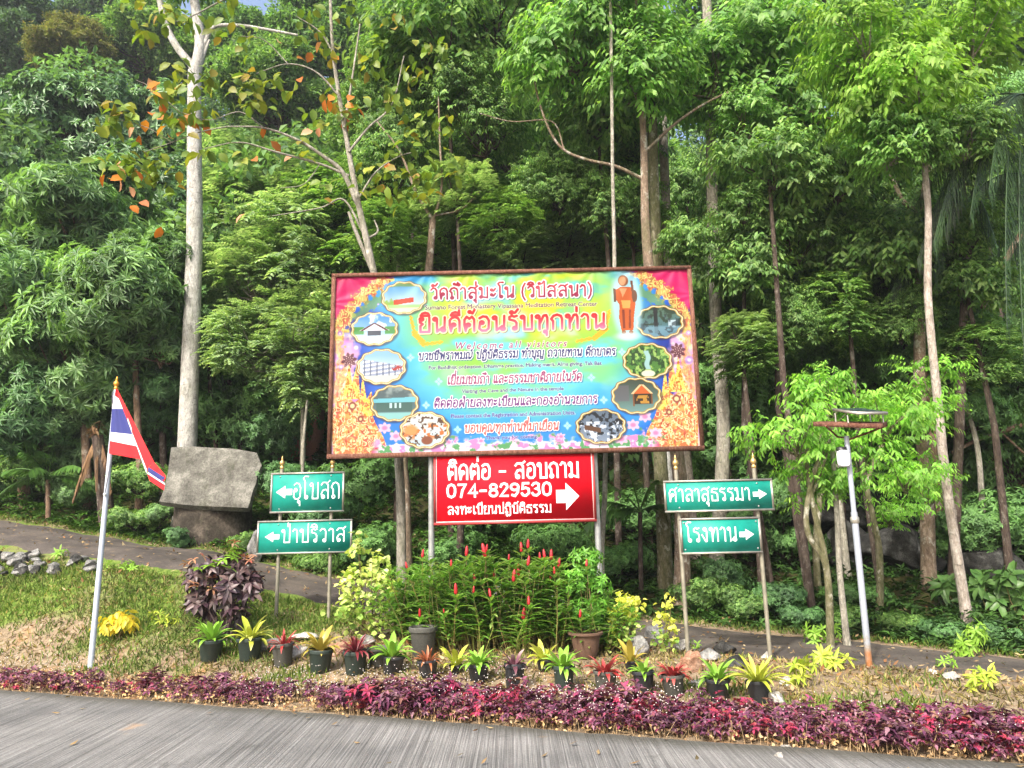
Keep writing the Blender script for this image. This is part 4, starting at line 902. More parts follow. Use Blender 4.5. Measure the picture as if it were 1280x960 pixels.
def flag():
    o0 = P(145, 487, Yf-.06)
    # cloth columns given as (hoist-side px) top->bottom; every column crosses red white blue white red
    def Q(px, py, d): return P(px, py, Yf-.06-d)-o0
    br = np.array([0, 1/6, 2/6, 4/6, 5/6, 1.0]); colr = [(.75,.012,.02), (.80,.80,.82), (.035,.045,.22), (.80,.80,.82), (.75,.012,.02)]
    # back panel: pieces near the hoist; stripe borders at hoist and at the fold
    hoist = [(145,486),(143,494),(140,511),(138,540),(137,551),(136,567)]
    fold = [(147,487),(151,500),(155,511),(166,543),(172,558),(176,574)]
    acc = Acc(); cols = []
    def strip(L, Rr, colors, d0, d1, n=14, wav=.012, sub=4):
        for s_ in range(len(colors)):
            for q in range(sub):
                f0, f1 = q/sub, (q+1)/sub
                l0 = [L[s_][i]+(L[s_+1][i]-L[s_][i])*f0 for i in (0, 1)]; l1 = [L[s_][i]+(L[s_+1][i]-L[s_][i])*f1 for i in (0, 1)]
                r0 = [Rr[s_][i]+(Rr[s_+1][i]-Rr[s_][i])*f0 for i in (0, 1)]; r1 = [Rr[s_][i]+(Rr[s_+1][i]-Rr[s_][i])*f1 for i in (0, 1)]
                V = []
                for i in range(n+1):
                    w_ = i/n; d = d0+(d1-d0)*w_+wav*sin(w_*9+s_*.0)*sin(pi*w_)
                    V.append(Q(l0[0]+(r0[0]-l0[0])*w_, l0[1]+(r0[1]-l0[1])*w_, d)); V.append(Q(l1[0]+(r1[0]-l1[0])*w_, l1[1]+(r1[1]-l1[1])*w_, d))
                acc.add(V, [[2*i, 2*i+1, 2*i+3, 2*i+2] for i in range(n)]); cols.extend([colors[s_]]*n)
    strip(hoist, fold, colr, .0, .03)
    # folded-over fly: hangs down to the right in front
    t0 = [(147,487),(158,500),(160,520),(166,545),(170,558),(175,574)]
    a1 = [(147,486),(150,494),(156,508)]
    strip([(147,487),(147.5,492),(148,497)], [(193,578),(186,583),(184,588)], [colr[0], colr[0]], .035, .05)
    strip([(151,500),(152,505)], [(184,585),(183,592)], [colr[1]], .033, .047)
    strip([(152,503),(155,515)], [(183,588),(186,590)], [colr[0]], .028, .04)
    strip([(193,578),(189,581),(186,584),(185,590),(184,592),(187,601)][:6], [(207,594),(207,598),(205,602),(206,604),(206,606),(205,613)], [colr[0], colr[0], colr[2], colr[1], colr[4]], .05, .06, wav=.004)
    strip([(186,584),(184,588)], [(206,597),(204,600)], [colr[2]], .055, .066, wav=.004)
    m, nt, bs, out = newmat('flag_cloth'); at = nt.nodes.new('ShaderNodeAttribute'); at.attribute_name = 'dye'
    nt.links.new(at.outputs['Color'], bs.inputs['Base Color']); bs.inputs['Roughness'].default_value = .7
    tr = nt.nodes.new('ShaderNodeBsdfTranslucent'); nt.links.new(at.outputs['Color'], tr.inputs[0]); ms = nt.nodes.new('ShaderNodeMixShader'); ms.inputs[0].default_value = .25
    nt.links.new(bs.outputs[0], ms.inputs[1]); nt.links.new(tr.outputs[0], ms.inputs[2]); nt.links.new(ms.outputs[0], out.inputs[0])
    me = acc.mesh('flag', m, True)
    c = me.color_attributes.new('dye', 'FLOAT_COLOR', 'CORNER'); cc = np.repeat(np.array([(*q, 1) for q in cols], np.float32), 4, axis=0); c.data.foreach_set('color', cc.ravel())
    o = obj('flag', me, None, o0); tag(o, 'red white and blue striped flag hanging limp from the white pole', 'flag')
flag()

# ---------------------------------------------------------------- solar lamp
g = ground(1087, 836); Yl = g[1]; tp = P(1058, 545, Yl)-g
lp = thing('solar_lamp', g, 'solar lamp on a leaning grey pipe pole with a rusty tray on top', 'lamp')
M_pole = M_galv
kq = Yl/8.07
def ln(k): return np.array([tp[0]*k, 0, tp[2]*k])
m, nt, bs, out = newmat('pipe_rusting_at_foot'); v = coords(nt); f = noise(nt, 9, 6, v, .7)
sx_ = nt.nodes.new('ShaderNodeSeparateXYZ'); tc = nt.nodes.new('ShaderNodeTexCoord'); nt.links.new(tc.outputs['Object'], sx_.inputs[0])
mm = nt.nodes.new('ShaderNodeMath'); mm.operation = 'MULTIPLY_ADD'; nt.links.new(f, mm.inputs[0]); mm.inputs[1].default_value = .8; nt.links.new(sx_.outputs[2], mm.inputs[2])
c = ramp(nt, [(.42, (.30,.12,.04)), (.62, (.24,.20,.16)), (.75, (.26,.29,.33)), (1, (.30,.33,.38))], mm.outputs[0]); nt.links.new(c, bs.inputs['Base Color']); bs.inputs['Roughness'].default_value = .5; bs.inputs['Metallic'].default_value = .15
a = Acc(); a.tube([ln(-.03), ln(.33), ln(.66)], .034, 16); a.tube([ln(.66), ln(1.0)], .027, 16); a.build('pole', m, lp, True)
a = Acc(); a.tube([ln(.61), ln(.615), ln(.635), ln(.64)], [.036, .046, .046, .036], 16); a.build('collar', M_alu, lp, True)
def Lq(px, py, dy=0): return P(px, py, Yl+dy)-g
# tray: flat square sheet seen from below, edge on
zt = Lq(1058, 538)[2]; cxl = Lq(1062, 535)[0]
a = Acc(); hw = .40*kq
V0 = [np.array([cxl-.42, -.04, zt+.05]), np.array([cxl+.16, -.36, zt-.035]), np.array([cxl+.44, .02, zt+.04]), np.array([cxl-.12, .36, zt+.11])]
V1 = [q+np.array([0, 0, .05]) for q in V0]; a.add(V0+V1, [[3,2,1,0],[4,5,6,7],[0,1,5,4],[1,2,6,5],[2,3,7,6],[3,0,4,7]]); a.build('tray', M_rust, lp)
a = Acc(); a.tube([(cxl-.33, -.15, zt+.04), (cxl-.1, .1, zt-.06), (tp[0], 0, tp[2]-.02)], .012, 6); a.tube([(cxl+.33, -.15, zt+.02), (tp[0], 0, tp[2]-.05)], .012, 6); a.build('brace', M_rust, lp)
zp = Lq(1070, 515)[2]; cp = Lq(1068, 515)[0]
a = Acc(); V0 = [np.array([cp-.24, .30, zp+.06]), np.array([cp+.19, .30, zp+.05]), np.array([cp+.30, -.12, zp-.06]), np.array([cp-.15, -.12, zp-.03])]
V0 = [np.array([cp-.22, -.14, zp+.06]), np.array([cp+.16, -.14, zp+.055]), np.array([cp+.25, .30, zp-.0]), np.array([cp-.10, .30, zp+.01])]
zc = zp
V0 = [np.array([cp-.24, .02, zc+.05]), np.array([cp+.12, .05, zc+.05]), np.array([cp+.22, -.30, zc-.05]), np.array([cp-.13, -.34, zc-.05])]
V0 = [np.array([cp+(q[0]-cp)*kq, q[1]*kq, zc+(q[2]-zc)*kq]) for q in V0]
# panel tilts towards the road: low edge in front
V1 = [q-np.array([0, 0, .03]) for q in V0]; a.add(V0+V1, [[0,1,2,3],[7,6,5,4],[0,4,5,1],[1,5,6,2],[2,6,7,3],[3,7,4,0]]); a.build('panel_frame', M_alu, lp)
cen = sum(V0)/4; a = Acc(); a.add([cen+(q-cen)*.88+np.array([0, -.001, .004]) for q in V0], [[0,1,2,3]]); a.build('solar_cell_sheet', solid('dark_solar_glass', (.03,.045,.06), .25, var=.3), lp)
for (dx, dy) in ((-.2*kq, -.25*kq), (.2*kq, -.22*kq), (-.22*kq, .0), (.18*kq, .02)):
    a = Acc(); a.tube([(cp+dx, dy, zt+.05), (cp+dx, dy, zc-.03-(.04 if dy < -.1 else -.02))], .009, 6); a.build('panel_leg', M_alu, lp)
lh = Lq(1050, 573); a = Acc(); a.box(lh+[-.045, -.10, .04], lh+[.04, -.03, .12]); a.tube([lh+[.0, -.06, .10], np.array([tp[0]*.97, 0, lh[2]+.10])], .012, 6); hd = a.build('lamp_head', solid('black_plastic', (.02,.02,.022), .4), lp)
a = Acc(); n = 16; 
for k_, (y_, s_) in enumerate(((-.115, .85), (-.10, 1.0), (-.06, 1.0))): pass
prof = [(sgn(1) if False else (.036*abs(cos(t_))**.5*(1 if cos(t_) > 0 else -1), .062*abs(sin(t_))**.5*(1 if sin(t_) > 0 else -1))) for t_ in np.arange(n)*2*pi/n+.01]
V = [(x_*.85, -.118, z_*.88) for x_, z_ in prof]+[(x_, -.108, z_) for x_, z_ in prof]+[(x_, -.06, z_) for x_, z_ in prof]; V = [(q[0]*1.75, q[1], q[2]*1.5) for q in V]
a.add(V, [[i, (i+1) % n, n+(i+1) % n, n+i] for i in range(n)]+[[n+i, n+(i+1) % n, 2*n+(i+1) % n, 2*n+i] for i in range(n)]); a.add(V[:n], [list(range(n))])
a.build('lens', solid('white_lens', (.62,.64,.66), .3, var=.02), lp, False, lh+np.array([.0, 0, -.01]))

# ---------------------------------------------------------------- concrete ring and slab
def rockmat(name, a, b, c, sc=3, bp=.8):
    m, nt, bs, out = newmat(name); v = coords(nt); f = noise(nt, sc, 8, v, .65, .2); f2 = noise(nt, sc*9, 6, v, .7)
    col = ramp(nt, [(.3, a), (.5, b), (.68, c)], f); col = mix(nt, col, ramp(nt, [(.33, (.55,.55,.55)), (.62, (1.2,1.2,1.2))], f2), 1, 'MULTIPLY')
    nt.links.new(col, bs.inputs['Base Color']); bs.inputs['Roughness'].default_value = .9; bs.inputs['Specular IOR Level'].default_value = .15
    if 'concrete' in name:
        col = mix(nt, col, (.04, .045, .025), ramp(nt, [(.54, (0,0,0)), (.66, (.6,.6,.6))], noise(nt, 1.7, 8, coords(nt, (2, 2, .9)), .75))); nt.links.new(col, bs.inputs['Base Color'])
    bump(nt, bs, f2, bp, .03); return m
M_slab = rockmat('weathered_concrete', (.065,.063,.055), (.135,.132,.115), (.25,.245,.215), 3.2)
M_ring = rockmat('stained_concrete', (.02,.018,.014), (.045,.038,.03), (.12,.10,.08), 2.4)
Ys = 14.7; g = P(265, 676, Ys); g[2] = h1(g[0], g[1])
u = S2(0, Ys); rt = P(267, 632, Ys)
ringr = .74; topz = P(267, 628, Ys-.6)[2]-g[2]
a = Acc(); a.lathe([(ringr+.01, -.5), (ringr+.01, .06), (ringr, .07), (ringr*.99, topz*.5), (ringr*.985, topz), (ringr*.86, topz), (ringr*.86, topz-.3)], 48)
for v_ in a.v: v_[:, :2] *= (1+.012*np.sin(np.arctan2(v_[:, 1], v_[:, 0])*13+v_[:, 2]*9))[:, None]
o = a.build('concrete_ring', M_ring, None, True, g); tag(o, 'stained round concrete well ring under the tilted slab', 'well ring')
# slab: irregular outline with thickness, leaning back
def slab():
    out_px = [(214,559),(240,558),(262,560),(290,561),(308,563),(321,566),(324,573),(327,582),(322,592),(320,604),(316,614),(313,626),(310,635),(286,634),(262,633),(236,632),(216,629),(199,627),(203,617),(207,602),(210,588),(212,572)]
    fr = []
    for px, py in out_px:
        k_ = (py-558)/77.; fr.append(P(px, py, Ys-.35-.5*k_))
    fr = np.array(fr); c0 = fr.mean(0); n_ = np.array([0, -.82, .57]); n_ /= np.linalg.norm(n_)
    a = Acc(); m_ = len(fr); th = .13
    rings = [fr]; 
    for s_ in (.97, .75, .5, .25): rings.append(c0+(fr-c0)*s_+np.array([0, 0, .0]))
    rr = np.random.default_rng(4)
    V = []
    for q, R in enumerate(rings):
        R = R + (rr.normal(size=(m_, 1))*.008+(.012 if q else 0))*n_[None]; V.append(R)
    V = np.concatenate(V); F = [[q*m_+i, q*m_+(i+1) % m_, (q+1)*m_+(i+1) % m_, (q+1)*m_+i] for q in range(4) for i in range(m_)]
    a.add(V-g, F); a.add(np.vstack([V[-m_:], c0])-g, [[i, (i+1) % m_, m_] for i in range(m_)])
    bk = fr-n_*th; a.add(np.vstack([fr, bk])-g, [[i, m_+i, m_+(i+1) % m_, (i+1) % m_] for i in range(m_)]); a.add(np.vstack([bk, bk.mean(0)])-g, [[(i+1) % m_, i, m_] for i in range(m_)])
    o = a.build('concrete_slab', M_slab, None, False, g); tag(o, 'big weathered grey slab resting tilted on the concrete ring', 'slab')
slab()

# ---------------------------------------------------------------- stones
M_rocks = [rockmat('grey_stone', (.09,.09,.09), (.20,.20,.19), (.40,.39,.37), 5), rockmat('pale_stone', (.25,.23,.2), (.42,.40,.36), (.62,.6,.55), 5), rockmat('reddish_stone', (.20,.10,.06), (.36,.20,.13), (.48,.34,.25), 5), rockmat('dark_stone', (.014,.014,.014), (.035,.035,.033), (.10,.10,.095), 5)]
def rockmesh(seed, dims, sub=4, rough=.35):
    import bmesh
    bm = bmesh.new(); bmesh.ops.create_icosphere(bm, subdivisions=sub, radius=1)
    V = np.array([v.co[:] for v in bm.verts]); Fc = np.array([[v.index for v in f.verts] for f in bm.faces]); bm.free()
    rr = np.random.default_rng(abs(int(seed))); 
    for _ in range(14):
        n_ = rdir(rr, 1)[0]; d = .42+.38*rr.random(); s_ = V@n_; V = V - np.maximum(s_-d, 0)[:, None]*n_*.97
    for k_ in range(4):
        f_ = 3.1*2**k_; ph = rr.random(3)*6; V = V*(1+rough*.35/(k_+1)*np.sin(V[:, [1]]*f_+ph[0])*np.sin(V[:, [2]]*f_+ph[1])*np.sin(V[:, [0]]*f_+ph[2]))
    a = Acc(); a.add(V*np.array(dims), Fc); return a
def stone(px, py, wpx, hpx, mi, label, group=None, seed=0, name='stone', depth=None, Y=None):
    if Y is None: g = ground(px, py)
    else: g = P(px, py, Y); g[2] = h1(g[0], g[1])
    u = S2(0, g[1]); a = rockmesh(seed+int(px), (wpx*u*.55, (depth or wpx*.45)*u, hpx*u*.6)); o = a.build(name, M_rocks[mi], None, False, g+np.array([0, 0, hpx*u*.35])); o.rotation_euler = (0, 0, (px*7) % 1*.5)
    return tag(o, label, 'rock', group)
SG = 'stones along the garden edge'
for i, q in enumerate([(800,822,34,26,0,'grey mottled stone behind the yellow potted bromeliad'),(822,800,26,24,0,'dark grey stone between the two small yellow shrubs'),
    (775,812,26,30,3,'dark stone beside the large clay pot'),(851,815,24,16,1,'pale stone at the foot of the left post of the right sign'),(868,840,34,26,2,'reddish stone right of the rightmost red bromeliad'),
    (884,826,30,18,0,'flat grey stone behind the green bromeliad below the right sign'),(905,818,34,20,3,'dark lumpy stone between the posts of the right sign'),(918,834,34,16,3,'dark flat stone right of centre below the right sign'),
    (958,824,16,9,1,'small white stone at the foot of the right sign right post'),(986,856,24,13,1,'rounded pale stone right of the big yellow green bromeliad'),(970,880,30,18,1,'cream stone in front of the big yellow green bromeliad'),
    (873,858,26,10,0,'blue grey chip beside the green bromeliad pot'),(905,886,34,8,0,'flat pale grey slab beside the purple bed'),(333,812,44,16,1,'light grey slab between the second and third bromeliad pots'),(375,822,30,14,1,'pale broken stone left of the olive bromeliad'),
    (424,818,26,16,2,'brownish rubble between the olive and dark red bromeliads'),(1190,850,22,11,1,'white stone on bare soil far right of the lamp'),(1166,843,16,8,1,'small white stone right of the lamp foot'),
    (380,800,30,10,1,'pale slab behind the red bromeliad'),(460,806,22,12,0,'grey stone behind the dark red bromeliad')]):
    stone(*q, SG, seed=i)
stone(578, 725, 44, 46, 1, 'large white boulder among the ginger stems on the left', None, 3, 'boulder', Y=10.6)
stone(672, 722, 84, 40, 0, 'large pale grey boulder behind the red ginger flowers', None, 9, 'boulder', Y=10.8)
stone(630, 745, 60, 46, 0, 'grey boulder half hidden between the other two boulders', None, 19, 'boulder', Y=10.9)
stone(975, 950, 16, 11, 1, 'pinkish stone lying on the concrete road at the lower right', None, 5)
stone(982, 936, 14, 6, 1, 'flat pale stone chip on the road beside the purple bed', None, 6)
rr = random.Random(5)
for i in range(46):
    px = rr.uniform(-20, 118); py = 694+ (rr.random())*26 + px*.05
    s_ = rr.uniform(8, 20); stone(px, py, s_, s_*.7, rr.choice([0, 0, 3, 3, 0]), 'rough grey rubble stone in the pile beside the path', 'rubble pile at the left edge', i*3)
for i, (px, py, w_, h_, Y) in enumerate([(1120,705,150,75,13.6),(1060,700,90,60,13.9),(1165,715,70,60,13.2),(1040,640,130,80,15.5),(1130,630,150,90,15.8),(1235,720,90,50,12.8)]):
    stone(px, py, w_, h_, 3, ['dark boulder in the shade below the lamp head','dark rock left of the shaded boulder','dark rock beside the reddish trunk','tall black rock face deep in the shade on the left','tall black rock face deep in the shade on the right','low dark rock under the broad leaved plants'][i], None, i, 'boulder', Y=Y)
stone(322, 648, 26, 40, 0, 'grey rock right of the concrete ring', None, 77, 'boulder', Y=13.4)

# ================================================================== POTTED PLANTS
M_pot = [solid('green_black_pot', (.022,.036,.03), .6, var=.3, bmp=.1), solid('grey_pot', (.065,.065,.056), .75, var=.3, bmp=.1), solid('black_pot', (.022,.024,.028), .5, var=.3), solid('clay_pot', (.095,.052,.032), .85, var=.3, bmp=.2)]
M_soil = solid('potting_soil', (.05,.032,.02), .95, var=.5, bmp=.6)
def brom_mat(name, stops):
    m, nt, bs, out = newmat(name)
    oi = nt.nodes.new('ShaderNodeObjectInfo'); at = nt.nodes.new('ShaderNodeAttribute'); at.attribute_name = 'along'
    a_ = nt.nodes.new('ShaderNodeMath'); a_.operation = 'MULTIPLY_ADD'; nt.links.new(oi.outputs['Random'], a_.inputs[0]); a_.inputs[1].default_value = .35; nt.links.new(at.outputs['Fac'], a_.inputs[2])
    c = ramp(nt, stops, a_.outputs[0]); nt.links.new(c, bs.inputs['Base Color']); bs.inputs['Roughness'].default_value = .35; bs.inputs['Specular IOR Level'].default_value = .5
    t = nt.nodes.new('ShaderNodeBsdfTranslucent'); nt.links.new(c, t.inputs[0]); ms = nt.nodes.new('ShaderNodeMixShader'); ms.inputs[0].default_value = .25
    nt.links.new(bs.outputs[0], ms.inputs[1]); nt.links.new(t.outputs[0], ms.inputs[2]); nt.links.new(ms.outputs[0], out.inputs[0]); return m
BM = {'green': brom_mat('green_strap_leaf', [(0, (.16,.28,.03)), (.6, (.20,.42,.04)), (1.2 if False else 1, (.34,.56,.10))]),
      'yellow': brom_mat('yellow_green_strap_leaf', [(0, (.22,.27,.03)), (.6, (.45,.50,.05)), (1, (.66,.66,.20))]),
      'olive': brom_mat('olive_gold_strap_leaf', [(0, (.20,.16,.02)), (.6, (.40,.32,.05)), (1, (.58,.46,.12))]),
      'red': brom_mat('red_strap_leaf', [(0, (.16,.02,.02)), (.5, (.34,.035,.035)), (1, (.60,.16,.13))]),
      'dark': brom_mat('dark_red_strap_leaf', [(0, (.08,.012,.015)), (.6, (.20,.025,.035)), (1, (.48,.20,.20))]),
      'orange': brom_mat('orange_red_strap_leaf', [(0, (.16,.06,.02)), (.6, (.36,.10,.04)), (1, (.55,.26,.12))]),
      'purple': brom_mat('purple_strap_leaf', [(0, (.06,.02,.03)), (.6, (.16,.06,.08)), (1, (.60,.45,.42))])}
def strapmesh(L, Wd, curve, seed):
    n = 7; V = []; al = []
    x = z = 0; ang = radians(78); st = L/n
    for i in range(n+1):
        w_ = Wd*.5*(.75+.5*sin(pi*min(1, i/n*1.1)))*(1 if i < n-1 else (.7 if i == n-1 else .03)); k_ = .35*w_
        V += [(x, -w_, z+k_*1.2), (x, 0, z), (x, w_, z+k_*1.2)]; al += [i/n*.65]*3
        x += st*cos(ang); z += st*sin(ang); ang -= curve/n
    a = Acc(); a.add(V, [[3*i+j, 3*i+j+1, 3*i+j+4, 3*i+j+3] for i in range(n) for j in (0, 1)])
    me = a.mesh('leaf', None, True); at = me.attributes.new('along', 'FLOAT', 'POINT'); at.data.foreach_set('value', np.array(al, np.float32)); return me
STRAPS = [strapmesh(1, .17, c, 0) for c in (.8, 1.3, 1.8)]; STRAPN = [strapmesh(1, .10, c, 0) for c in (.6, 1.0, 1.6)]
POTS = {}
def potmesh(k):
    if k in POTS: return POTS[k]
    a = Acc(); prof = [(0, 0), (.37, 0), (.39, .02), (.48, .74), (.5, .76), (.54, .76), (.55, .80), (.55, .88), (.53, .9), (.50, .9), (.48, .8), (.0, .79)]
    if k == 3: prof = [(0, 0), (.30, 0), (.33, .03), (.42, .3), (.48, .62), (.50, .72), (.55, .78), (.60, .80), (.60, .86), (.55, .88), (.5, .82), (0, .8)]
    a.lathe(prof, 28); me = a.mesh('pot', None, True); me.set_sharp_from_angle(angle=radians(40)); POTS[k] = me
    return me
def bromeliad(px, pyb, potw, poth, pk, col, lw, lh, n, label, seed=0, narrow=False, dy=0, lean=0, Yadd=0):
    g = ground(px, pyb)
    if Yadd: q = P(px, pyb, g[1]+Yadd); q[2] = h1(q[0], q[1]); g = q
    u = S2(0, g[1]); root = thing('potted_bromeliad', g, label, 'potted plant', 'potted bromeliads along the purple bed')
    po = obj('pot', potmesh(pk), root); setmat(po, M_pot[pk]); W_ = potw*u/1.1; Hh = poth*u/.9; po.scale = (W_, W_, Hh); rr = random.Random(seed+px); po.rotation_euler = (rr.uniform(-.07, .07), rr.uniform(-.08, .08), rr.random()*6)
    sb = obj('soil', SOIL, root); sb.scale = (W_*.9, W_*.9, W_*.3); sb.location = (0, 0, Hh*.80)
    z0 = Hh*.80
    ms = STRAPN if narrow else STRAPS
    n = int(n*1.35)
    for i in range(n):
        t_ = i/(n-1); az = i*2.39996+rr.uniform(-.3, .3); c_ = ms[0 if t_ > .7 else (1 if t_ > .35 else 2)]
        l = obj('leaf', c_, root); setmat(l, BM[col]); R_len = (lw*.58*u*(1-t_)+lh*u*.9*t_)*rr.uniform(.8, 1.2)*.98
        tilt = radians(46)*(1-t_)+rr.uniform(-.05, .22)
        l.rotation_euler = (rr.uniform(-.15, .15), tilt*1.0+lean*cos(az), az) ; l.scale = (R_len,)*3; l.location = (cos(az)*.02, sin(az)*.02, z0-.01)
    return root
a = Acc(); a.lathe([(0, .25), (.2, .2), (.4, .1), (.52, 0)], 16); SOIL = a.mesh('soil', M_soil, True)
B_ = [
 (263,825,30,24,0,'green',40,38,20,'green bromeliad in a black pot, leftmost of the row'),
 (312,825,31,25,0,'yellow',38,36,20,'yellow green bromeliad in a dark pot, second from the left'),
 (354,832,27,25,1,'red',40,22,22,'small red bromeliad in a grey pot, third from the left'),
 (400,840,30,26,0,'olive',38,36,20,'olive gold bromeliad in a green pot below the left sign right post'),
 (444,842,30,26,0,'dark',46,30,24,'dark red spiky bromeliad in a green black pot left of centre'),
 (490,842,28,20,2,'green',40,40,16,'bright green bromeliad leaning right beside an empty pot'),
 (535,846,26,18,2,'orange',38,22,22,'orange red bromeliad in a low dark pot under the ginger clump'),
 (570,842,16,10,2,'yellow',32,36,14,'yellow green bromeliad with a hidden pot in front of the ginger stems'),
 (598,852,26,20,2,'green',42,30,20,'broad green bromeliad right of the yellow green one, its pot behind the purple bed'),
 (643,864,26,30,2,'purple',36,24,14,'wilted purple bromeliad in a dark pot wrapped by the purple bed'),
 (680,838,18,12,2,'yellow',34,34,16,'yellow green bromeliad behind the green one near the clay pot'),
 (705,862,27,26,0,'green',40,36,20,'green bromeliad in a bluish pot in front of the large clay pot'),
 (757,866,29,24,1,'red',44,26,18,'wide red bromeliad in a grey pot right of the clay pot'),
 (790,840,18,12,2,'olive',28,34,12,'gold bromeliad standing behind the green one beside the mottled stone'),
 (806,866,27,24,2,'green',32,26,14,'small pale green bromeliad in a black pot between two red ones'),
 (843,870,29,24,1,'red',40,24,20,'compact red bromeliad in a grey pot left of the right sign'),
 (898,874,30,24,2,'green',42,32,20,'green bromeliad in a black pot below the right sign'),
 (950,878,28,24,2,'yellow',74,38,26,'large spreading yellow green bromeliad, rightmost of the row'),
]
for i, q in enumerate(B_): bromeliad(*q, seed=i*5, narrow=(i in (2, 4, 6, 17)))
def pot_only(px, py, w_, h_, k_, label, name='flower_pot', Yadd=0):
    g = ground(px, py); 
    if Yadd: q = P(px, py, g[1]+Yadd); q[2] = h1(q[0], q[1]); g = q
    u = S2(0, g[1]); o = obj(name, potmesh(k_), None, g); setmat(o, M_pot[k_]); o.scale = (w_*u/1.1, w_*u/1.1, h_*u/.88); return tag(o, label, 'pot'), g
pot_only(474, 832, 30, 20, 1, 'empty grey plastic pot behind the dark red bromeliad')
pot_only(529, 822, 34, 34, 1, 'grey stone pot at the left foot of the ginger clump')
_, gclay = pot_only(733, 823, 38, 30, 3, 'large brown clay pot with scalloped rim right of the ginger clump')

# ---------------------------------------------------------------- shrubs
def plantmat(n, s, **k): return leafmat(n, s, **k)
M_stem = solid('green_brown_stem', (.16,.13,.05), .8, var=.3)
def shrub(px, pyb, name, label, cat, mat, L, Wd, style, kind, blobs, k, group=None, stemmat=None, seed=0, Yadd=0, nst=6, droop=None):
    """blobs: (px,py,rx,ry,nclusters) photo measures of the leaf masses, standing around the base"""
    g = ground(px, pyb)
    if Yadd: q = P(px, pyb, g[1]+Yadd); q[2] = h1(q[0], q[1]); g = q
    Y = g[1]; u = S2(0, Y); root = thing(name, g, label, cat, group); r_ = np.random.default_rng(abs(seed+int(px))); a = Acc(); st = Acc()
    for (bx, by, rx, ry, nc) in blobs:
        c = P(bx, by, Y)-g; d = rdir(r_, nc); C = c+d*(r_.random((nc, 1))**.45)*np.array([rx*u, rx*u*.75, ry*u])
        C[:, 2] = np.maximum(C[:, 2], .02)
        cluster(a, r_, C, d*[1, 1, .5]+[0, -.1, .45], kind, L, Wd, k, style)
        for j in range(max(2, int(nc/12))):
            q = C[r_.integers(nc)]; st.tube([(r_.normal()*.05, r_.normal()*.05, -.03), (q[0]*.6, q[1]*.6, q[2]*.45), q], [.009, .007, .004], 5, False)
    a.build('foliage', mat, root); st.build('stems', stemmat or M_stem, root)
    return root
M_croton = leafmat('dark_purple_croton', [(.035,.02,.03),(.06,.03,.045),(.05,.03,.045),(.10,.06,.08),(.07,.035,.045),(.16,.11,.12),(.04,.03,.03),(.20,.13,.14)], .4, .5, .15)
s = shrub(290, 800, 'croton_shrub', 'dark purple broad leaved shrub with green shoots left of the left sign', 'shrub', M_croton, .15, .062, 'full', 'whorl', [(250,722,16,14,13),(272,705,14,12,10),(302,708,18,14,16),(246,745,12,18,10),(285,738,24,20,26),(316,730,12,14,10),(262,762,12,10,7),(300,765,14,10,8),(278,785,6,10,3)], 7, seed=1, stemmat=solid('dark_stem', (.07,.05,.045), .8))
g = s.location
def addleaves(root, name, mat, pts, L, Wd, kind, k, style='full', seed=3, sp=6):
    g = np.array(root.location); r_ = np.random.default_rng(seed); a = Acc(); Y = g[1]
    for (bx, by, n) in pts:
        C = P(bx, by, Y-.12)-g+r_.normal(size=(n, 3))*sp*S2(0, Y); cluster(a, r_, C, rdir(r_, n)*.5+[0, 0, 1], kind, L, Wd, k, style)
    return a.build(name, mat, root)
M_fresh = leafmat('fresh_green_leaves', [(.22,.42,.05),(.30,.50,.08),(.18,.36,.04)], .45, .4, .35)
M_pinkshoot = leafmat('pinkish_shoots', [(.45,.2,.13),(.5,.3,.2),(.35,.08,.08)], .5, .3, .3)
addleaves(s, 'young_shoots', M_fresh, [(285,698,3),(292,692,3),(254,712,2),(288,706,2)], .11, .045, 'whorl', 6)
addleaves(s, 'pink_shoots', M_pinkshoot, [(247,698,3),(290,682,2),(307,702,5),(248,722,2),(262,724,2)], .09, .03, 'whorl', 6)
M_yel = leafmat('yellow_variegated_leaves', [(.75,.58,.03),(.82,.70,.08),(.30,.30,.03),(.70,.50,.03),(.85,.66,.10)], .4, .4, .3, lowvar=.1)
shrub(150, 800, 'variegated_croton', 'small bright yellow croton right of the flagpole', 'shrub', M_yel, .125, .06, 'full', 'droop', [(140,772,9,7,6),(152,768,10,6,6),(150,784,7,6,3),(160,774,6,5,3)], 5, seed=4, stemmat=M_stem)
M_poly = leafmat('cream_edged_round_leaves', [(.55,.62,.16),(.72,.76,.28),(.30,.46,.08),(.45,.58,.14),(.78,.80,.40),(.20,.36,.06)], .5, .3, .3, lowvar=.2)
M_polyg = leafmat('green_round_leaves', [(.14,.26,.05),(.24,.40,.08),(.36,.50,.12),(.55,.62,.22)], .5, .3, .3, lowvar=.2)
s = shrub(462, 800, 'aralia_shrub', 'tall pale yellow green shrub with round leaves right of the left sign', 'shrub', M_poly, .075, .07, 'round', 'rand', [(444,685,12,14,16),(470,700,14,12,18),(436,720,14,16,22),(462,728,18,18,26),(484,722,14,14,18),(490,738,10,10,12),(440,745,16,14,20)], 3, seed=6)
addleaves(s, 'lower_foliage', M_polyg, [(440,760,14),(462,765,20),(482,762,16),(450,778,14),(474,780,14),(495,765,10),(430,772,8)], .075, .065, 'rand', 3, 'round', 5, 9)
M_bry = leafmat('lemon_round_leaves', [(.66,.68,.10),(.80,.80,.22),(.42,.56,.06),(.74,.72,.14)], .5, .3, .3, lowvar=.1)
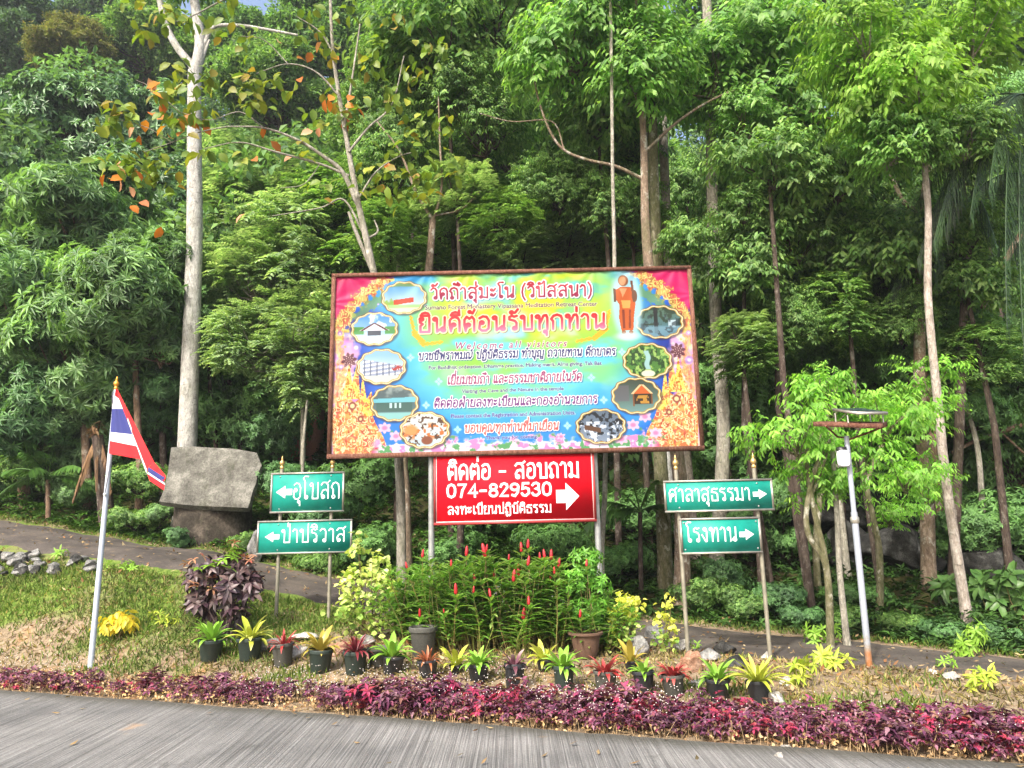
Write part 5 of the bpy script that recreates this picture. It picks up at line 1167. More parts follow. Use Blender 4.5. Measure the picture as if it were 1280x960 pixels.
for (px, bl, lb, low) in ((784, [(780,750,14,8,14),(774,768,11,10,12),(790,765,12,12,14),(798,755,9,7,7),(770,785,7,8,6)], 'lemon yellow round leaved shrub left of the mottled stone', [(786,795,22),(776,800,10),(795,785,8)]), (832, [(830,752,9,7,7),(822,772,7,7,5),(836,775,9,10,10),(840,790,8,10,8)], 'narrow lemon yellow shrub beside the left post of the right sign', [(830,795,12),(834,806,8)])):
    s = shrub(px, 818, 'aralia_shrub', lb, 'shrub', M_bry, .062, .06, 'round', 'rand', bl, 3, 'lemon yellow shrubs', seed=8)
    addleaves(s, 'lower_foliage', M_polyg, low, .055, .05, 'rand', 3, 'round', 5, 7)
M_bright = leafmat('bright_green_small_leaves', [(.12,.34,.04),(.18,.44,.06),(.09,.26,.03),(.26,.50,.10)], .4, .45, .35)
shrub(736, 818, 'leafy_shrub', 'bright green fine leaved shrub rising behind the large clay pot', 'shrub', M_bright, .075, .03, 'full', 'whorl', [(733,700,20,20,50),(722,725,18,18,40),(748,730,16,22,40),(735,762,22,22,60)], 7, seed=9, Yadd=.05)

# ginger clumps: leafy canes with red cones
M_ging = leafmat('ginger_leaves', [(.11,.27,.04),(.16,.34,.06),(.08,.20,.035),(.22,.40,.09),(.32,.44,.15)], .38, .5, .42)
M_gstem = leafmat('ginger_canes', [(.20,.24,.07),(.28,.20,.10),(.16,.22,.05)], .5, .4, .1)
M_cone = solid('red_flower_cone', (.36,.012,.018), .5, var=.35, scale=40)
cone = Acc(); cone.lathe([(0, 0), (.20, .03), (.26, .2), (.25, .5), (.19, .8), (.09, .97), (0, 1.0)], 9)
for k_ in range(22):   # overlapping scales
    z_ = .05+k_*.04; rr_ = .26*(1-max(0, z_-.4)*.9); an = k_*2.4; 
    cone.add([(rr_*.8*cos(an-.5), rr_*.8*sin(an-.5), z_), (rr_*.8*cos(an+.5), rr_*.8*sin(an+.5), z_), (rr_*1.25*cos(an), rr_*1.25*sin(an), z_+.10)], [[0, 1, 2]])
CONE = cone.mesh('flower_spike', M_cone, False)
flowers = [(583,687,14),(607,686,18),(564,701,12),(608,683,10),(617,715,10),(594,721,12),(652,683,12),(660,678,13),(681,690,14),(660,700,12),(689,692,14),(698,700,18),(642,716,20),(649,710,18),(636,695,8),(609,723,10),(570,735,14),(675,693,10),(688,720,12),(712,728,14),(693,712,9),(733,702,10),(528,690,12),(509,705,9),(525,765,10),(654,766,14),(661,750,10),(725,765,12),(613,740,10),(555,762,6),(747,728,10),(592,735,10),(540,722,12),(672,722,9)]
clumps = [(520,812,'left end of the red ginger hedge beside the pale round leaved shrub',(505,545)),(562,818,'second clump of red ginger canes from the left',(545,582)),(604,820,'middle clump of red ginger canes in front of the white boulder',(582,628)),(650,820,'red ginger clump right of the middle with many cones',(628,672)),(694,818,'red ginger clump leaning to the clay pot',(672,716)),(738,816,'right end of the red ginger hedge growing from the clay pot',(716,765))]
for ci, (px, py, lb, (fx0, fx1)) in enumerate(clumps):
    g = P(px, py, ground(px, py)[1]+(.35 if ci not in (5,) else .1)); g[2] = h1(g[0], g[1]); Y = g[1]; u = S2(0, Y)
    root = thing('ginger_clump', g, lb, 'flowering plant', 'red ginger clumps under the billboard'); r_ = np.random.default_rng(60+ci); st = Acc(); lf = Acc()
    def cane(top, base):
        mid = (top+base)/2+np.array([r_.normal()*.03, r_.normal()*.03, 0]); q = [base, mid, top]; st.tube(q, [.008, .007, .004], 5, False)
        n = 16; t_ = np.linspace(.22, 1.0, n); C = np.array([(1-s)**2*base+2*s*(1-s)*mid+s*s*top for s in t_]); an = np.arange(n)*2.0+r_.random()*6
        D = np.stack([np.cos(an), np.sin(an), .35+.5*r_.random(n)], 1); leaves(lf, C, D, np.array([0, 0, 1.])+D*-.2, (.17+.08*r_.random(n))*(.7+.5*np.sin(t_*pi)), .042, 'full', .35)
        # tip rosette
        an = np.arange(5)*1.26; D = np.stack([np.cos(an), np.sin(an), .9+0*an], 1); leaves(lf, np.repeat(top[None], 5, 0), D, D*-.3+[0, 0, 1], .16, .042, 'full', .3)
    for (fx, fy, fh) in flowers:
        if not (fx0 <= fx < fx1): continue
        Yf_ = Y+r_.uniform(-.4, .1) if fy < 730 else Y-.3; tp_ = P(fx, fy+fh/2, Yf_)-g if fy < 730 else P(fx, fy+fh/2, Y-.55)-g
        base = np.array([tp_[0]*.6+r_.normal()*.05, tp_[1]*.6, -.02]); cane(tp_-np.array([0, 0, .06]), base)
        o = obj('flower_spike', CONE, root, tp_-np.array([0, 0, .01])); hh_ = fh*u*r_.uniform(.65, 1.0); o.scale = (hh_*.66, hh_*.66, hh_); o.rotation_euler = (r_.normal()*.12, r_.normal()*.12, r_.random()*6)
    for j in range(48):
        x_ = r_.normal()*.19; y_ = r_.normal()*.20; hgt = (r_.uniform(.5, .98) if ci not in (0,) else r_.uniform(.4, .85)) if ci < 5 else r_.uniform(.3, .62)
        base = np.array([x_*.55, y_*.55, -.02]); cane(np.array([x_*1.25+r_.normal()*.04, y_*1.25, hgt]), base)
    st.build('canes', M_gstem, root); lf.build('foliage', M_ging, root)

# small sprouts
M_sprout = leafmat('yellow_green_sprout', [(.40,.52,.06),(.55,.60,.10),(.25,.42,.04)], .45, .4, .3)
for (px, py, bl, L, lb) in ((1222,866,[(1222,848,10,8,5),(1236,842,8,6,3),(1225,860,8,4,3)],.10,'small yellow green sprouting plant alone on the soil at far right'),
      (1002,860,[(1000,840,14,10,7),(1010,828,8,8,4),(996,852,8,8,3)],.10,'wispy light green plant right of the big yellow green bromeliad'),
      (1045,838,[(1040,825,12,8,6),(1030,818,10,6,4),(1056,828,8,5,3)],.12,'yellow green plant at the foot of the crooked sapling'),
      (1214,822,[(1212,800,12,14,10),(1220,788,10,10,8),(1205,812,10,8,6)],.11,'fresh green weed at the foot of the pale leaning trunk'),
      (1180,836,[(1182,828,12,7,7)],.07,'low green weed on the soil right of the lamp'),
      (1024,806,[(1020,792,14,16,12),(1040,795,10,14,9)],.11,'green creeper around the base of the crooked sapling'),
      (875,812,[(868,806,8,8,5)],.06,'tiny blue green weed at the left post of the right sign'),
      (205,782,[(200,770,14,6,8),(215,776,10,5,5)],.07,'low green weed on the lawn right of the yellow croton'),
      (160,712,[(152,708,18,8,16),(170,716,14,5,8)],.08,'low green weed at the path edge left of the croton shrub'),
      (76,700,[(76,692,8,8,6)],.10,'single green seedling on the rubble pile')):
    shrub(px, py, 'small_weed', lb, 'plant', M_sprout if 'yellow' in lb or 'light' in lb else M_fresh, L, L*.3, 'full', 'whorl', bl, 6, None, seed=px)
# big leaved plants at the right edge
M_taro = leafmat('broad_dull_green_leaves', [(.06,.14,.04),(.09,.19,.05),(.05,.11,.03),(.12,.23,.07)], .4, .5, .25)
for (px, py, bl, lb) in ((1200,775,[(1190,735,18,12,6),(1206,750,16,12,6)],'broad leaved plant left of the group behind the pale leaning trunk'),
     (1240,785,[(1236,728,20,14,7),(1250,755,18,16,8)],'broad leaved plant in the middle of the group at the right edge'),
     (1275,790,[(1275,725,20,20,9),(1282,765,18,18,7)],'broad leaved plant cut off by the right edge')):
    shrub(px, py, 'broad_leaved_plant', lb, 'plant', M_taro, .24, .105, 'full', 'whorl', bl, 5, 'broad leaved plants at the right edge', seed=px, Yadd=.5)

# ================================================================== TREES
K_ = {}
def crowns(key, *args, **kw):
    K_[key] = [crown(s_, *args, **kw) for s_ in (hash(len(key)) % 7+len(key)*3, 50+len(key)*5+ord(key[0]))]
#            R    boughs br  sites kind  L    W   k
crowns('mango', 1.5, 24, .36, 1250, 'whorl', .27, .062, 10, 'kite', flat=.95)
crowns('glossy', 2.2, 30, .32, 2800, 'whorl', .26, .10, 7, 'kite', flat=.9)
crowns('pale', 1.6, 26, .34, 1000, 'pinnate', .20, .08, 5, 'kite', flat=1.0, hang=.12)
crowns('droop', 1.2, 20, .36, 430, 'droop', .22, .085, 8, 'full', flat=.85, hang=.15)
crowns('fine', 1.5, 18, .38, 2000, 'pinnate', .10, .048, 6, 'kite', flat=.7)
crowns('sapling', .85, 13, .32, 118, 'droop', .18, .058, 8, 'full', flat=.9, hang=.15)
crowns('shade', 1.6, 24, .36, 1700, 'droop', .16, .055, 7, 'kite', flat=1.0, hang=.1)
crowns('far', 3.2, 40, .28, 8500, 'rand', .27, .13, 5, 'kite', flat=.85)
crowns('bushy', 1.0, 14, .5, 1300, 'whorl', .13, .05, 6, 'kite', flat=.8)
LM = {
 'mango': leafmat('mango_like_leaves', [(.07,.145,.04),(.11,.21,.055),(.045,.10,.027),(.15,.27,.08),(.08,.17,.05)], .42, .5, .25, gain=1.85),
 'mangod': leafmat('dark_mango_like_leaves', [(.05,.115,.035),(.075,.17,.045),(.035,.085,.025)], .42, .5, .2, gain=1.85),
 'glossy': leafmat('glossy_dark_leaves', [(.05,.12,.035),(.08,.17,.05),(.03,.075,.022),(.12,.23,.07)], .36, .6, .2, gain=1.85),
 'pale': leafmat('pale_green_leaves', [(.13,.22,.075),(.19,.29,.11),(.08,.15,.05),(.25,.34,.15)], .5, .35, .35, gain=1.85),
 'droop': leafmat('drooping_bright_leaves', [(.09,.21,.035),(.14,.29,.05),(.05,.12,.025),(.21,.36,.08),(.08,.18,.045)], .4, .45, .38, gain=1.85),
 'yelg': leafmat('yellow_green_leaves', [(.12,.24,.03),(.17,.30,.04),(.09,.19,.025),(.21,.33,.06)], .45, .35, .4, gain=1.85),
 'fine': leafmat('blue_green_fine_leaves', [(.05,.14,.055),(.08,.20,.08),(.035,.10,.035),(.13,.25,.09)], .5, .35, .3, gain=1.85),
 'sap': leafmat('lime_sapling_leaves', [(.11,.27,.03),(.16,.34,.04),(.08,.20,.025),(.22,.38,.06)], .42, .4, .42, gain=1.85),
 'shade': leafmat('shaded_green_leaves', [(.065,.15,.038),(.10,.21,.05),(.045,.10,.027)], .5, .35, .25, gain=1.85),
 'far': leafmat('far_green_leaves', [(.06,.14,.03),(.09,.19,.04),(.04,.09,.025),(.13,.24,.06)], .55, .3, .3, gain=1.85),
 'fard': leafmat('far_dark_leaves', [(.035,.08,.03),(.055,.11,.04),(.025,.05,.02)], .55, .3, .25, gain=1.85),
 'olive': leafmat('olive_brown_leaves', [(.09,.12,.03),(.13,.14,.035),(.07,.10,.025),(.14,.12,.04)], .6, .2, .25, gain=1.85),
 'mid': leafmat('mid_green_leaves', [(.07,.155,.03),(.11,.22,.045),(.035,.085,.02),(.18,.29,.07),(.05,.12,.025)], .45, .4, .33, gain=1.85),
}
BK = {
 'white': bark('white_mottled_bark', (.20,.195,.18), (.44,.43,.40), (.64,.63,.60), 7, .4),
 'grey': bark('grey_bark', (.16,.15,.12), (.30,.28,.23), (.45,.42,.36), 5, .5),
 'brown': bark('brown_bark', (.09,.06,.04), (.20,.13,.085), (.32,.22,.15), 6, .35),
 'dark': bark('dark_bark', (.03,.022,.02), (.07,.05,.04), (.14,.11,.09), 6, .2),
 'red': bark('reddish_spotted_bark', (.12,.085,.06), (.24,.175,.125), (.38,.31,.24), 8, .7),
 'pink': bark('pinkish_pale_bark', (.20,.165,.135), (.36,.31,.265), (.52,.47,.42), 5, .4),
 'moss': bark('mossy_bark', (.06,.07,.025), (.16,.15,.08), (.30,.27,.20), 6, .5),
}
def limbpath(pts, Y, g):
    """pts: photo points (px,py[,dY]); a bark path at depth Y"""
    return [P(q[0], q[1], Y+(q[2] if len(q) > 2 else 0))-g for q in pts]
def smooth_path(pts, n=6):
    p = np.array(pts, float)
    if len(p) < 3: return p
    out = []; q = np.vstack([2*p[0]-p[1], p, 2*p[-1]-p[-2]])
    for i in range(1, len(q)-2):
        for t_ in np.linspace(0, 1, n, endpoint=False):
            out.append(.5*((2*q[i])+(-q[i-1]+q[i+1])*t_+(2*q[i-1]-5*q[i]+4*q[i+1]-q[i+2])*t_**2+(-q[i-1]+3*q[i]-3*q[i+1]+q[i+2])*t_**3))
    out.append(p[-1]); return np.array(out)
def bole(acc, pts, w, Y, g, n=12, wob=.06, seed=0):
    """w: widths in photo px at start and end"""
    q = smooth_path(limbpath(pts, Y, g)); u = S2(0, Y)*.5; rad = np.linspace(w[0]*u, w[1]*u, len(q)); acc.tube(q, rad, n, True, wob, seed)
TREEN = [0]
def tree(label, crowns_, Y, trunk=None, tw=(12, 8), bk='brown', name='tree', cat='tree', group=None, limbs=(), base=None, flip=False):
    """crowns_: (px,py,radius_px,kind,leafmat)"""
    TREEN[0] += 1; rr = random.Random(TREEN[0]*13)
    if trunk:
        if trunk[0][1] >= 700:
            Yg = float(ground(trunk[0][0], trunk[0][1])[1])
            if abs(Yg-Y) < 3.2: Y = Yg
        g = P(trunk[0][0], trunk[0][1], Y); g[2] = h1(g[0], g[1])
    else:
        c = P(crowns_[0][0], crowns_[0][1], Y); g = c.copy(); g[2] = h1(g[0], g[1])
    root = thing(name, g, label, cat, group); a = Acc()
    if trunk:
        pts = limbpath(trunk, Y, g)
        if pts[0][2] > .02: pts = [np.array([pts[0][0], pts[0][1], -.15])]+pts
        pts[0] = np.array([pts[0][0], pts[0][1], min(-.15, pts[0][2])]) if abs(pts[0][2]) < .6 else pts[0]
        q = smooth_path(pts); u = S2(0, Y)*.5; rad = np.linspace(tw[0]*u, tw[1]*u, len(q)); rad[:2] *= [1.35, 1.12]
        a.tube(q, rad, 14, True, .07, TREEN[0])
    elif crowns_:
        c0 = P(crowns_[0][0], crowns_[0][1], Y)-g
        a.tube([(0, 0, -.3), (rr.uniform(-.2, .2), rr.uniform(-.2, .2), c0[2]*.5), (c0[0], c0[1], max(c0[2], .3))], [.07, .055, .03], 8, True, .05); bk = 'dark' if bk == 'brown' else bk
    for (pts, w) in limbs: bole(a, pts, w, Y, g, 8)
    a.build('trunk', BK[bk], root, True)
    for (px, py, rp, kind, lm) in crowns_:
        me, li = K_[kind][rr.randrange(2)]; R0 = {'mango': 1.5, 'glossy': 2.2, 'pale': 1.6, 'droop': 1.2, 'fine': 1.5, 'sapling': .85, 'shade': 1.6, 'far': 3.2, 'bushy': 1.0}[kind]
        dY = rr.uniform(-.3, .3) if len(crowns_) > 1 else 0
        c = P(px, py, Y+dY)-g; s_ = rp*S2(0, Y)/R0
        o = obj('crown', me, root, c); setmat(o, LM[lm]); o.scale = (s_, s_, s_*rr.uniform(.9, 1.05)); o.rotation_euler = (rr.uniform(-.15, .15), rr.uniform(-.15, .15), rr.random()*6.28)
        l = obj('limbs', li, root, c); setmat(l, BK[bk]); l.scale = o.scale; l.rotation_euler = o.rotation_euler
    return root

# far hillside: named trees on the ridge, then one mass behind them
T = tree
T('dark blue green tree crown at the very top left corner', [(30,45,75,'far','fard')], 38)
T('rounded olive brown tree crown near the top left corner', [(92,62,52,'far','olive')], 33)
T('mid green tree crown right of the olive brown one', [(185,55,70,'far','mid')], 36)
T('dull green distant crown left of the white trunk fork', [(140,20,60,'far','fard')], 46)
T('distant green crown between the white trunk fork and its side branch', [(290,60,75,'far','far')], 38)
T('bright distant crown right of the white tree side branch', [(350,110,75,'far','mid')], 30)
T('distant crown at the top edge left of centre', [(420,40,90,'far','far')], 34)
T('distant crown at the top edge above the billboard centre', [(560,30,95,'far','mid')], 32)
T('distant crown at the top edge above the billboard right half', [(700,50,100,'far','far')], 31)
T('distant crown at the top edge right of the pale trunks', [(880,40,110,'far','far')], 28)
T('distant crown at the top edge right of centre', [(1030,30,110,'far','mid')], 27)
T('distant crown in the top right corner', [(1200,60,120,'far','far')], 26)
# dark glossy belt on the left
T('glossy dark tree high on the left edge', [(25,150,90,'glossy','glossy')], 25)
T('glossy dark tree with fine whorled leaves left of the white trunk', [(110,165,85,'glossy','glossy')], 24)
T('glossy dark tree directly left of the white trunk', [(190,170,75,'glossy','glossy')], 25)
T('glossy dark crown low behind the mango like trees', [(60,250,80,'glossy','glossy')], 22)
T('glossy dark crown touching the middle of the white trunk', [(185,255,80,'glossy','glossy')], 21)
# mango-like trees at left
T('mango like tree with the highest crown on the left slope', [(105,285,85,'mango','mango'),(150,330,60,'mango','mango')], 17.5, [(120,600),(115,450),(105,330)], (14, 8), 'brown')
T('mango like tree filling the left edge at half height', [(20,370,85,'mango','mango'),(25,470,75,'mango','mango')], 16.5, [(30,620),(28,500),(22,400)], (16, 8), 'brown')
T('mango like tree with long rosettes in front of the white trunk', [(165,375,75,'mango','mango'),(200,420,55,'mango','mango'),(190,330,50,'mango','mango')], 15.6, [(175,600),(170,480),(168,390)], (10, 6), 'brown')
T('dark mango like tree above the flag', [(100,440,80,'mango','mango'),(150,480,60,'mango','mango')], 16.0, [(110,620),(105,520),(100,450)], (12, 8), 'brown')
T('low mango like tree left of the flag', [(55,520,60,'mango','mangod'),(95,510,45,'mango','mango')], 16.3, [(62,610),(58,560)], (10, 8), 'dark')
T('low dark tree between the flag and the white trunk', [(200,500,50,'mango','mangod'),(175,540,40,'bushy','mangod')], 16.6, [(205,600),(203,540)], (10, 8), 'dark')
# pale trees between white trunk and billboard
T('pale green feathery tree right of the white trunk', [(345,225,80,'pale','pale'),(300,280,60,'pale','pale')], 19, [(330,560),(335,400),(340,250)], (10, 6), 'grey')
T('pale green feathery tree left of the billboard top corner', [(385,310,75,'pale','pale'),(330,350,65,'pale','pale')], 16.5, [(378,600),(380,450),(385,330)], (8, 5), 'grey')
T('hanging pale green tree beside the billboard left edge', [(370,410,65,'pale','pale'),(395,470,50,'pale','pale'),(320,420,50,'pale','pale')], 15.2, [(378,610),(379,520),(374,430)], (7, 4), 'grey')
T('dark tree behind the white trunk at mid height', [(285,400,60,'shade','shade'),(290,480,60,'shade','shade')], 18.5)
T('dark shrubby tree above the concrete slab', [(300,520,60,'bushy','shade'),(345,540,45,'bushy','mangod')], 17)
# middle background
T('green tree behind the top left corner of the billboard', [(470,300,80,'pale','mid'),(430,250,60,'pale','mid')], 17)
T('green tree behind the top middle of the billboard', [(590,290,85,'pale','mid'),(640,330,60,'pale','pale')], 16.5)
T('green feathery tree above the right half of the billboard', [(690,290,75,'pale','pale'),(740,310,55,'pale','pale')], 16)
T('mid green tree high above the billboard left half', [(520,170,95,'far','mid')], 23)
T('mid green tree high above the billboard centre', [(650,180,100,'far','far')], 22)
T('dark green tree left of the pale trunk group', [(760,200,90,'far','mid')], 23)
T('dark leafy tree between the pale trunk pair and the straight trunk', [(860,260,60,'shade','mid'),(855,320,45,'bushy','mid')], 18)
T('bushy tree hugging the straight trunk right of the billboard', [(905,320,50,'bushy','pale'),(925,380,50,'bushy','mid'),(880,360,35,'bushy','pale')], 14)
# right side
T('large dark tree filling the middle right', [(1010,260,90,'shade','mid'),(960,230,70,'shade','mid'),(1075,250,80,'shade','shade')], 14.5)
T('blue green feathery tree right of the straight trunk', [(985,345,65,'fine','fine'),(1045,365,60,'fine','fine'),(945,385,50,'fine','fine')], 13.2, [(1000,700),(1000,520),(1000,400)], (9, 6), 'grey')
T('dark hanging foliage tree below the blue green one', [(960,470,60,'shade','shade'),(1010,450,60,'shade','shade'),(1070,430,60,'shade','shade')], 14.8)
T('shaded tree behind the reddish forked trunk', [(1110,350,80,'shade','shade'),(1090,440,60,'shade','shade'),(1180,420,60,'shade','shade')], 14.6)
T('dim tree low on the right behind the lamp', [(1110,560,80,'shade','shade'),(1180,600,60,'shade','shade')], 16)
T('dim tree at the right edge at half height', [(1235,480,80,'shade','shade'),(1255,560,70,'shade','shade')], 14.8)
T('dim tree low at the right edge', [(1250,650,60,'bushy','shade'),(1190,680,40,'bushy','shade')], 13.5)
T('dim tree behind the right green sign', [(940,560,70,'shade','shade'),(910,640,50,'bushy','shade')], 16)
T('dim tree right of the right green sign', [(1010,600,60,'shade','shade'),(960,690,50,'bushy','shade')], 16.5)
T('tall shaded tree in the upper right behind the palm', [(1180,200,100,'shade','mid'),(1240,150,90,'shade','shade')], 15.5)
# near drooping canopies top
T('bright drooping crown at the top centre right', [(720,55,75,'droop','droop'),(800,95,70,'droop','droop'),(790,20,70,'droop','droop')], 10.8, [(852,760),(850,600),(822,420),(808,300),(805,190),(800,60)], (20, 7), 'red', limbs=[([(806,225),(770,208),(735,200),(706,188),(688,165),(672,120),(664,70)], (5, 2.4)), ([(705,186),(690,152),(640,152),(600,142)], (2.2, 1.4)), ([(806,190),(850,150),(900,120),(960,100)], (5, 2))])
T('bright drooping crown reaching over the straight trunk', [(880,90,75,'droop','droop'),(950,60,75,'droop','droop'),(1000,130,70,'droop','droop'),(930,150,40,'droop','droop')], 10.2, [(1160,735),(1158,620),(1150,500),(1150,380),(1152,300),(1160,210)], (17, 10), 'red', limbs=[([(1150,275),(1140,262),(1128,250),(1100,200),(1040,150),(980,130)], (8, 2)), ([(1160,210),(1130,120),(1060,70),(990,50)], (8, 2))])
T('yellow green drooping crown in the upper right', [(1080,60,70,'droop','yelg'),(1140,110,70,'droop','yelg'),(1200,50,70,'droop','yelg'),(1110,180,50,'droop','droop'),(1200,170,50,'droop','mid')], 10.6, [(1212,790),(1185,620),(1170,480),(1160,370),(1160,260),(1150,160)], (12, 7), 'pink')
T('darker drooping crown under the bright one', [(960,200,60,'droop','mid'),(1040,215,60,'droop','mid')], 11.6)
T('leafy tree filling the gap left of the pale trunk group', [(745,140,60,'droop','mid'),(770,260,50,'shade','mid'),(700,230,50,'shade','mid')], 13.8)
T('leafy tree between the straight trunk and the forked reddish trunk', [(968,285,55,'droop','mid'),(990,300,50,'droop','mid'),(1060,300,55,'droop','mid')], 12.4)
T('leafy tree behind the fork of the reddish trunk', [(1110,250,60,'shade','mid'),(1190,300,60,'shade','mid'),(1100,330,50,'shade','mid')], 13.0)
T('green tree at the top edge above the forked brown twigs', [(560,60,80,'droop','mid'),(600,150,70,'shade','mid'),(500,90,60,'shade','mid'),(620,30,70,'droop','mid')], 14.5)
T('green tree between the yellowing tree and the billboard top', [(500,210,60,'shade','mid'),(550,270,50,'pale','mid'),(470,150,50,'shade','mid')], 14.8)
# sapling
T('lime green sapling canopy around the solar lamp', [(990,540,48,'sapling','sap'),(1040,500,50,'sapling','sap'),(1100,520,50,'sapling','sap'),(1070,570,42,'sapling','sap'),(1130,590,36,'sapling','sap'),(1010,590,36,'sapling','sap')], 9.4, [(1037,812),(1036,740),(1030,700),(1012,672),(1008,640),(1018,590),(1040,540)], (9, 5), 'moss', limbs=[([(1036,735),(1030,690),(1018,640),(1010,590),(1008,560)], (8, 5)), ([(1012,625),(1030,580),(1045,520)], (4, 2))])
T('lime green sapling on a mossy stem right of the lamp', [(1150,520,42,'sapling','sap'),(1110,640,28,'sapling','sap'),(1160,610,34,'sapling','sap'),(1165,470,36,'sapling','sap')], 9.9, [(1098,770),(1100,720),(1098,680),(1090,640),(1085,600),(1110,540)], (9, 5), 'moss')
T('small lime sapling left of the lamp pole', [(1040,610,20,'sapling','sap'),(1020,475,26,'sapling','sap')], 9.7, [(1050,720),(1046,640),(1040,560),(1030,500)], (8, 4), 'grey')

# named trunks -------------------------------------------------------------
def trunk_tree(label, trunk, Y, tw, bk, limbs=(), crowns_=(), name='tree'): return tree(label, list(crowns_), Y, trunk, tw, bk, name, limbs=limbs)
trunk_tree('tall white barked tree with a forked top behind the concrete slab', [(232,600),(238,450),(243,300),(243,180),(243,90)], 15.2, (25, 17), 'white',
   limbs=[([(243,95),(240,82),(222,60),(207,30),(195,-20)], (12, 8)), ([(243,95),(250,60),(246,20),(236,-40)], (17, 12)), ([(247,80),(256,55),(268,34),(300,32),(340,38),(372,44)], (7, 3)), ([(250,82),(258,60),(262,50)], (5, 3))],
   crowns_=[(215,-60,60,'droop','mid')])
trunk_tree('brown trunk appearing under the billboard left of the grey post', [(508,715),(506,620),(504,560),(520,440),(535,345),(541,275)], 10.9, (15, 9), 'red',
   limbs=[([(541,275),(520,240),(500,190),(470,150)], (5, 2)), ([(541,278),(552,235),(550,180),(548,120)], (4, 2)), ([(542,270),(575,262),(600,240)], (3, 1.5))])
trunk_tree('thin pale trunk right of the red contact panel', [(752,695),(756,620),(757,560),(762,450),(768,340),(766,230),(764,60),(762,-40)], 11.3, (7, 4), 'grey')
trunk_tree('mossy trunk behind the left post of the right sign', [(832,742),(829,640),(825,560),(824,440),(822,340),(816,180),(812,-60)], 12.6, (19, 12), 'moss')
trunk_tree('pale pinkish trunk above the billboard right corner', [(868,700),(860,600),(845,450),(836,330),(830,200),(826,60),(822,-80)], 13.6, (14, 11), 'pink')
trunk_tree('narrow whitish trunk beside the pinkish one', [(850,690),(835,560),(822,420),(816,300),(812,180),(808,-60)], 13.9, (10, 7), 'white')
trunk_tree('straight spotted trunk right of the billboard', [(892,730),(901,620),(904,520),(895,400),(891,280),(888,140),(884,20),(880,-80)], 12.9, (18, 12), 'grey')
trunk_tree('second reddish trunk deep behind the right sapling', [(1170,720),(1172,620),(1150,420),(1135,260)], 13.2, (12, 8), 'brown')
trunk_tree('thin grey trunk in the shade left of the lamp', [(1060,725),(1052,650),(1046,590),(1042,480)], 12.2, (9, 6), 'grey')
trunk_tree('slim trunk in the shade behind the crooked sapling', [(1022,740),(1020,680),(1026,600),(1024,500)], 12.0, (9, 6), 'moss')
trunk_tree('slender grey trunk in the dark at the right edge', [(1232,720),(1228,640),(1222,560),(1205,500)], 13.0, (8, 5), 'grey')
trunk_tree('leaning bare dead stick in the dark right of the lamp', [(1128,720),(1145,680),(1155,640)], 12.6, (4, 2), 'grey')
trunk_tree('diagonal brown branch tree at the upper right edge', [(1300,700),(1310,500),(1290,300),(1290,240)], 11.5, (22, 12), 'brown', limbs=[([(1300,270),(1272,300),(1245,350),(1228,385)], (10, 6)), ([(1305,520),(1262,536),(1226,548),(1190,566)], (7, 4)), ([(1305,590),(1250,540),(1210,515)], (3, 2))])
trunk_tree('thin pale sapling stem left of the concrete slab', [(378,600),(379,560),(384,500)], 14.6, (5, 3), 'grey')
trunk_tree('thin dark pole like stem behind the mango trees', [(270,560),(262,480),(262,420)], 17, (6, 4), 'dark')

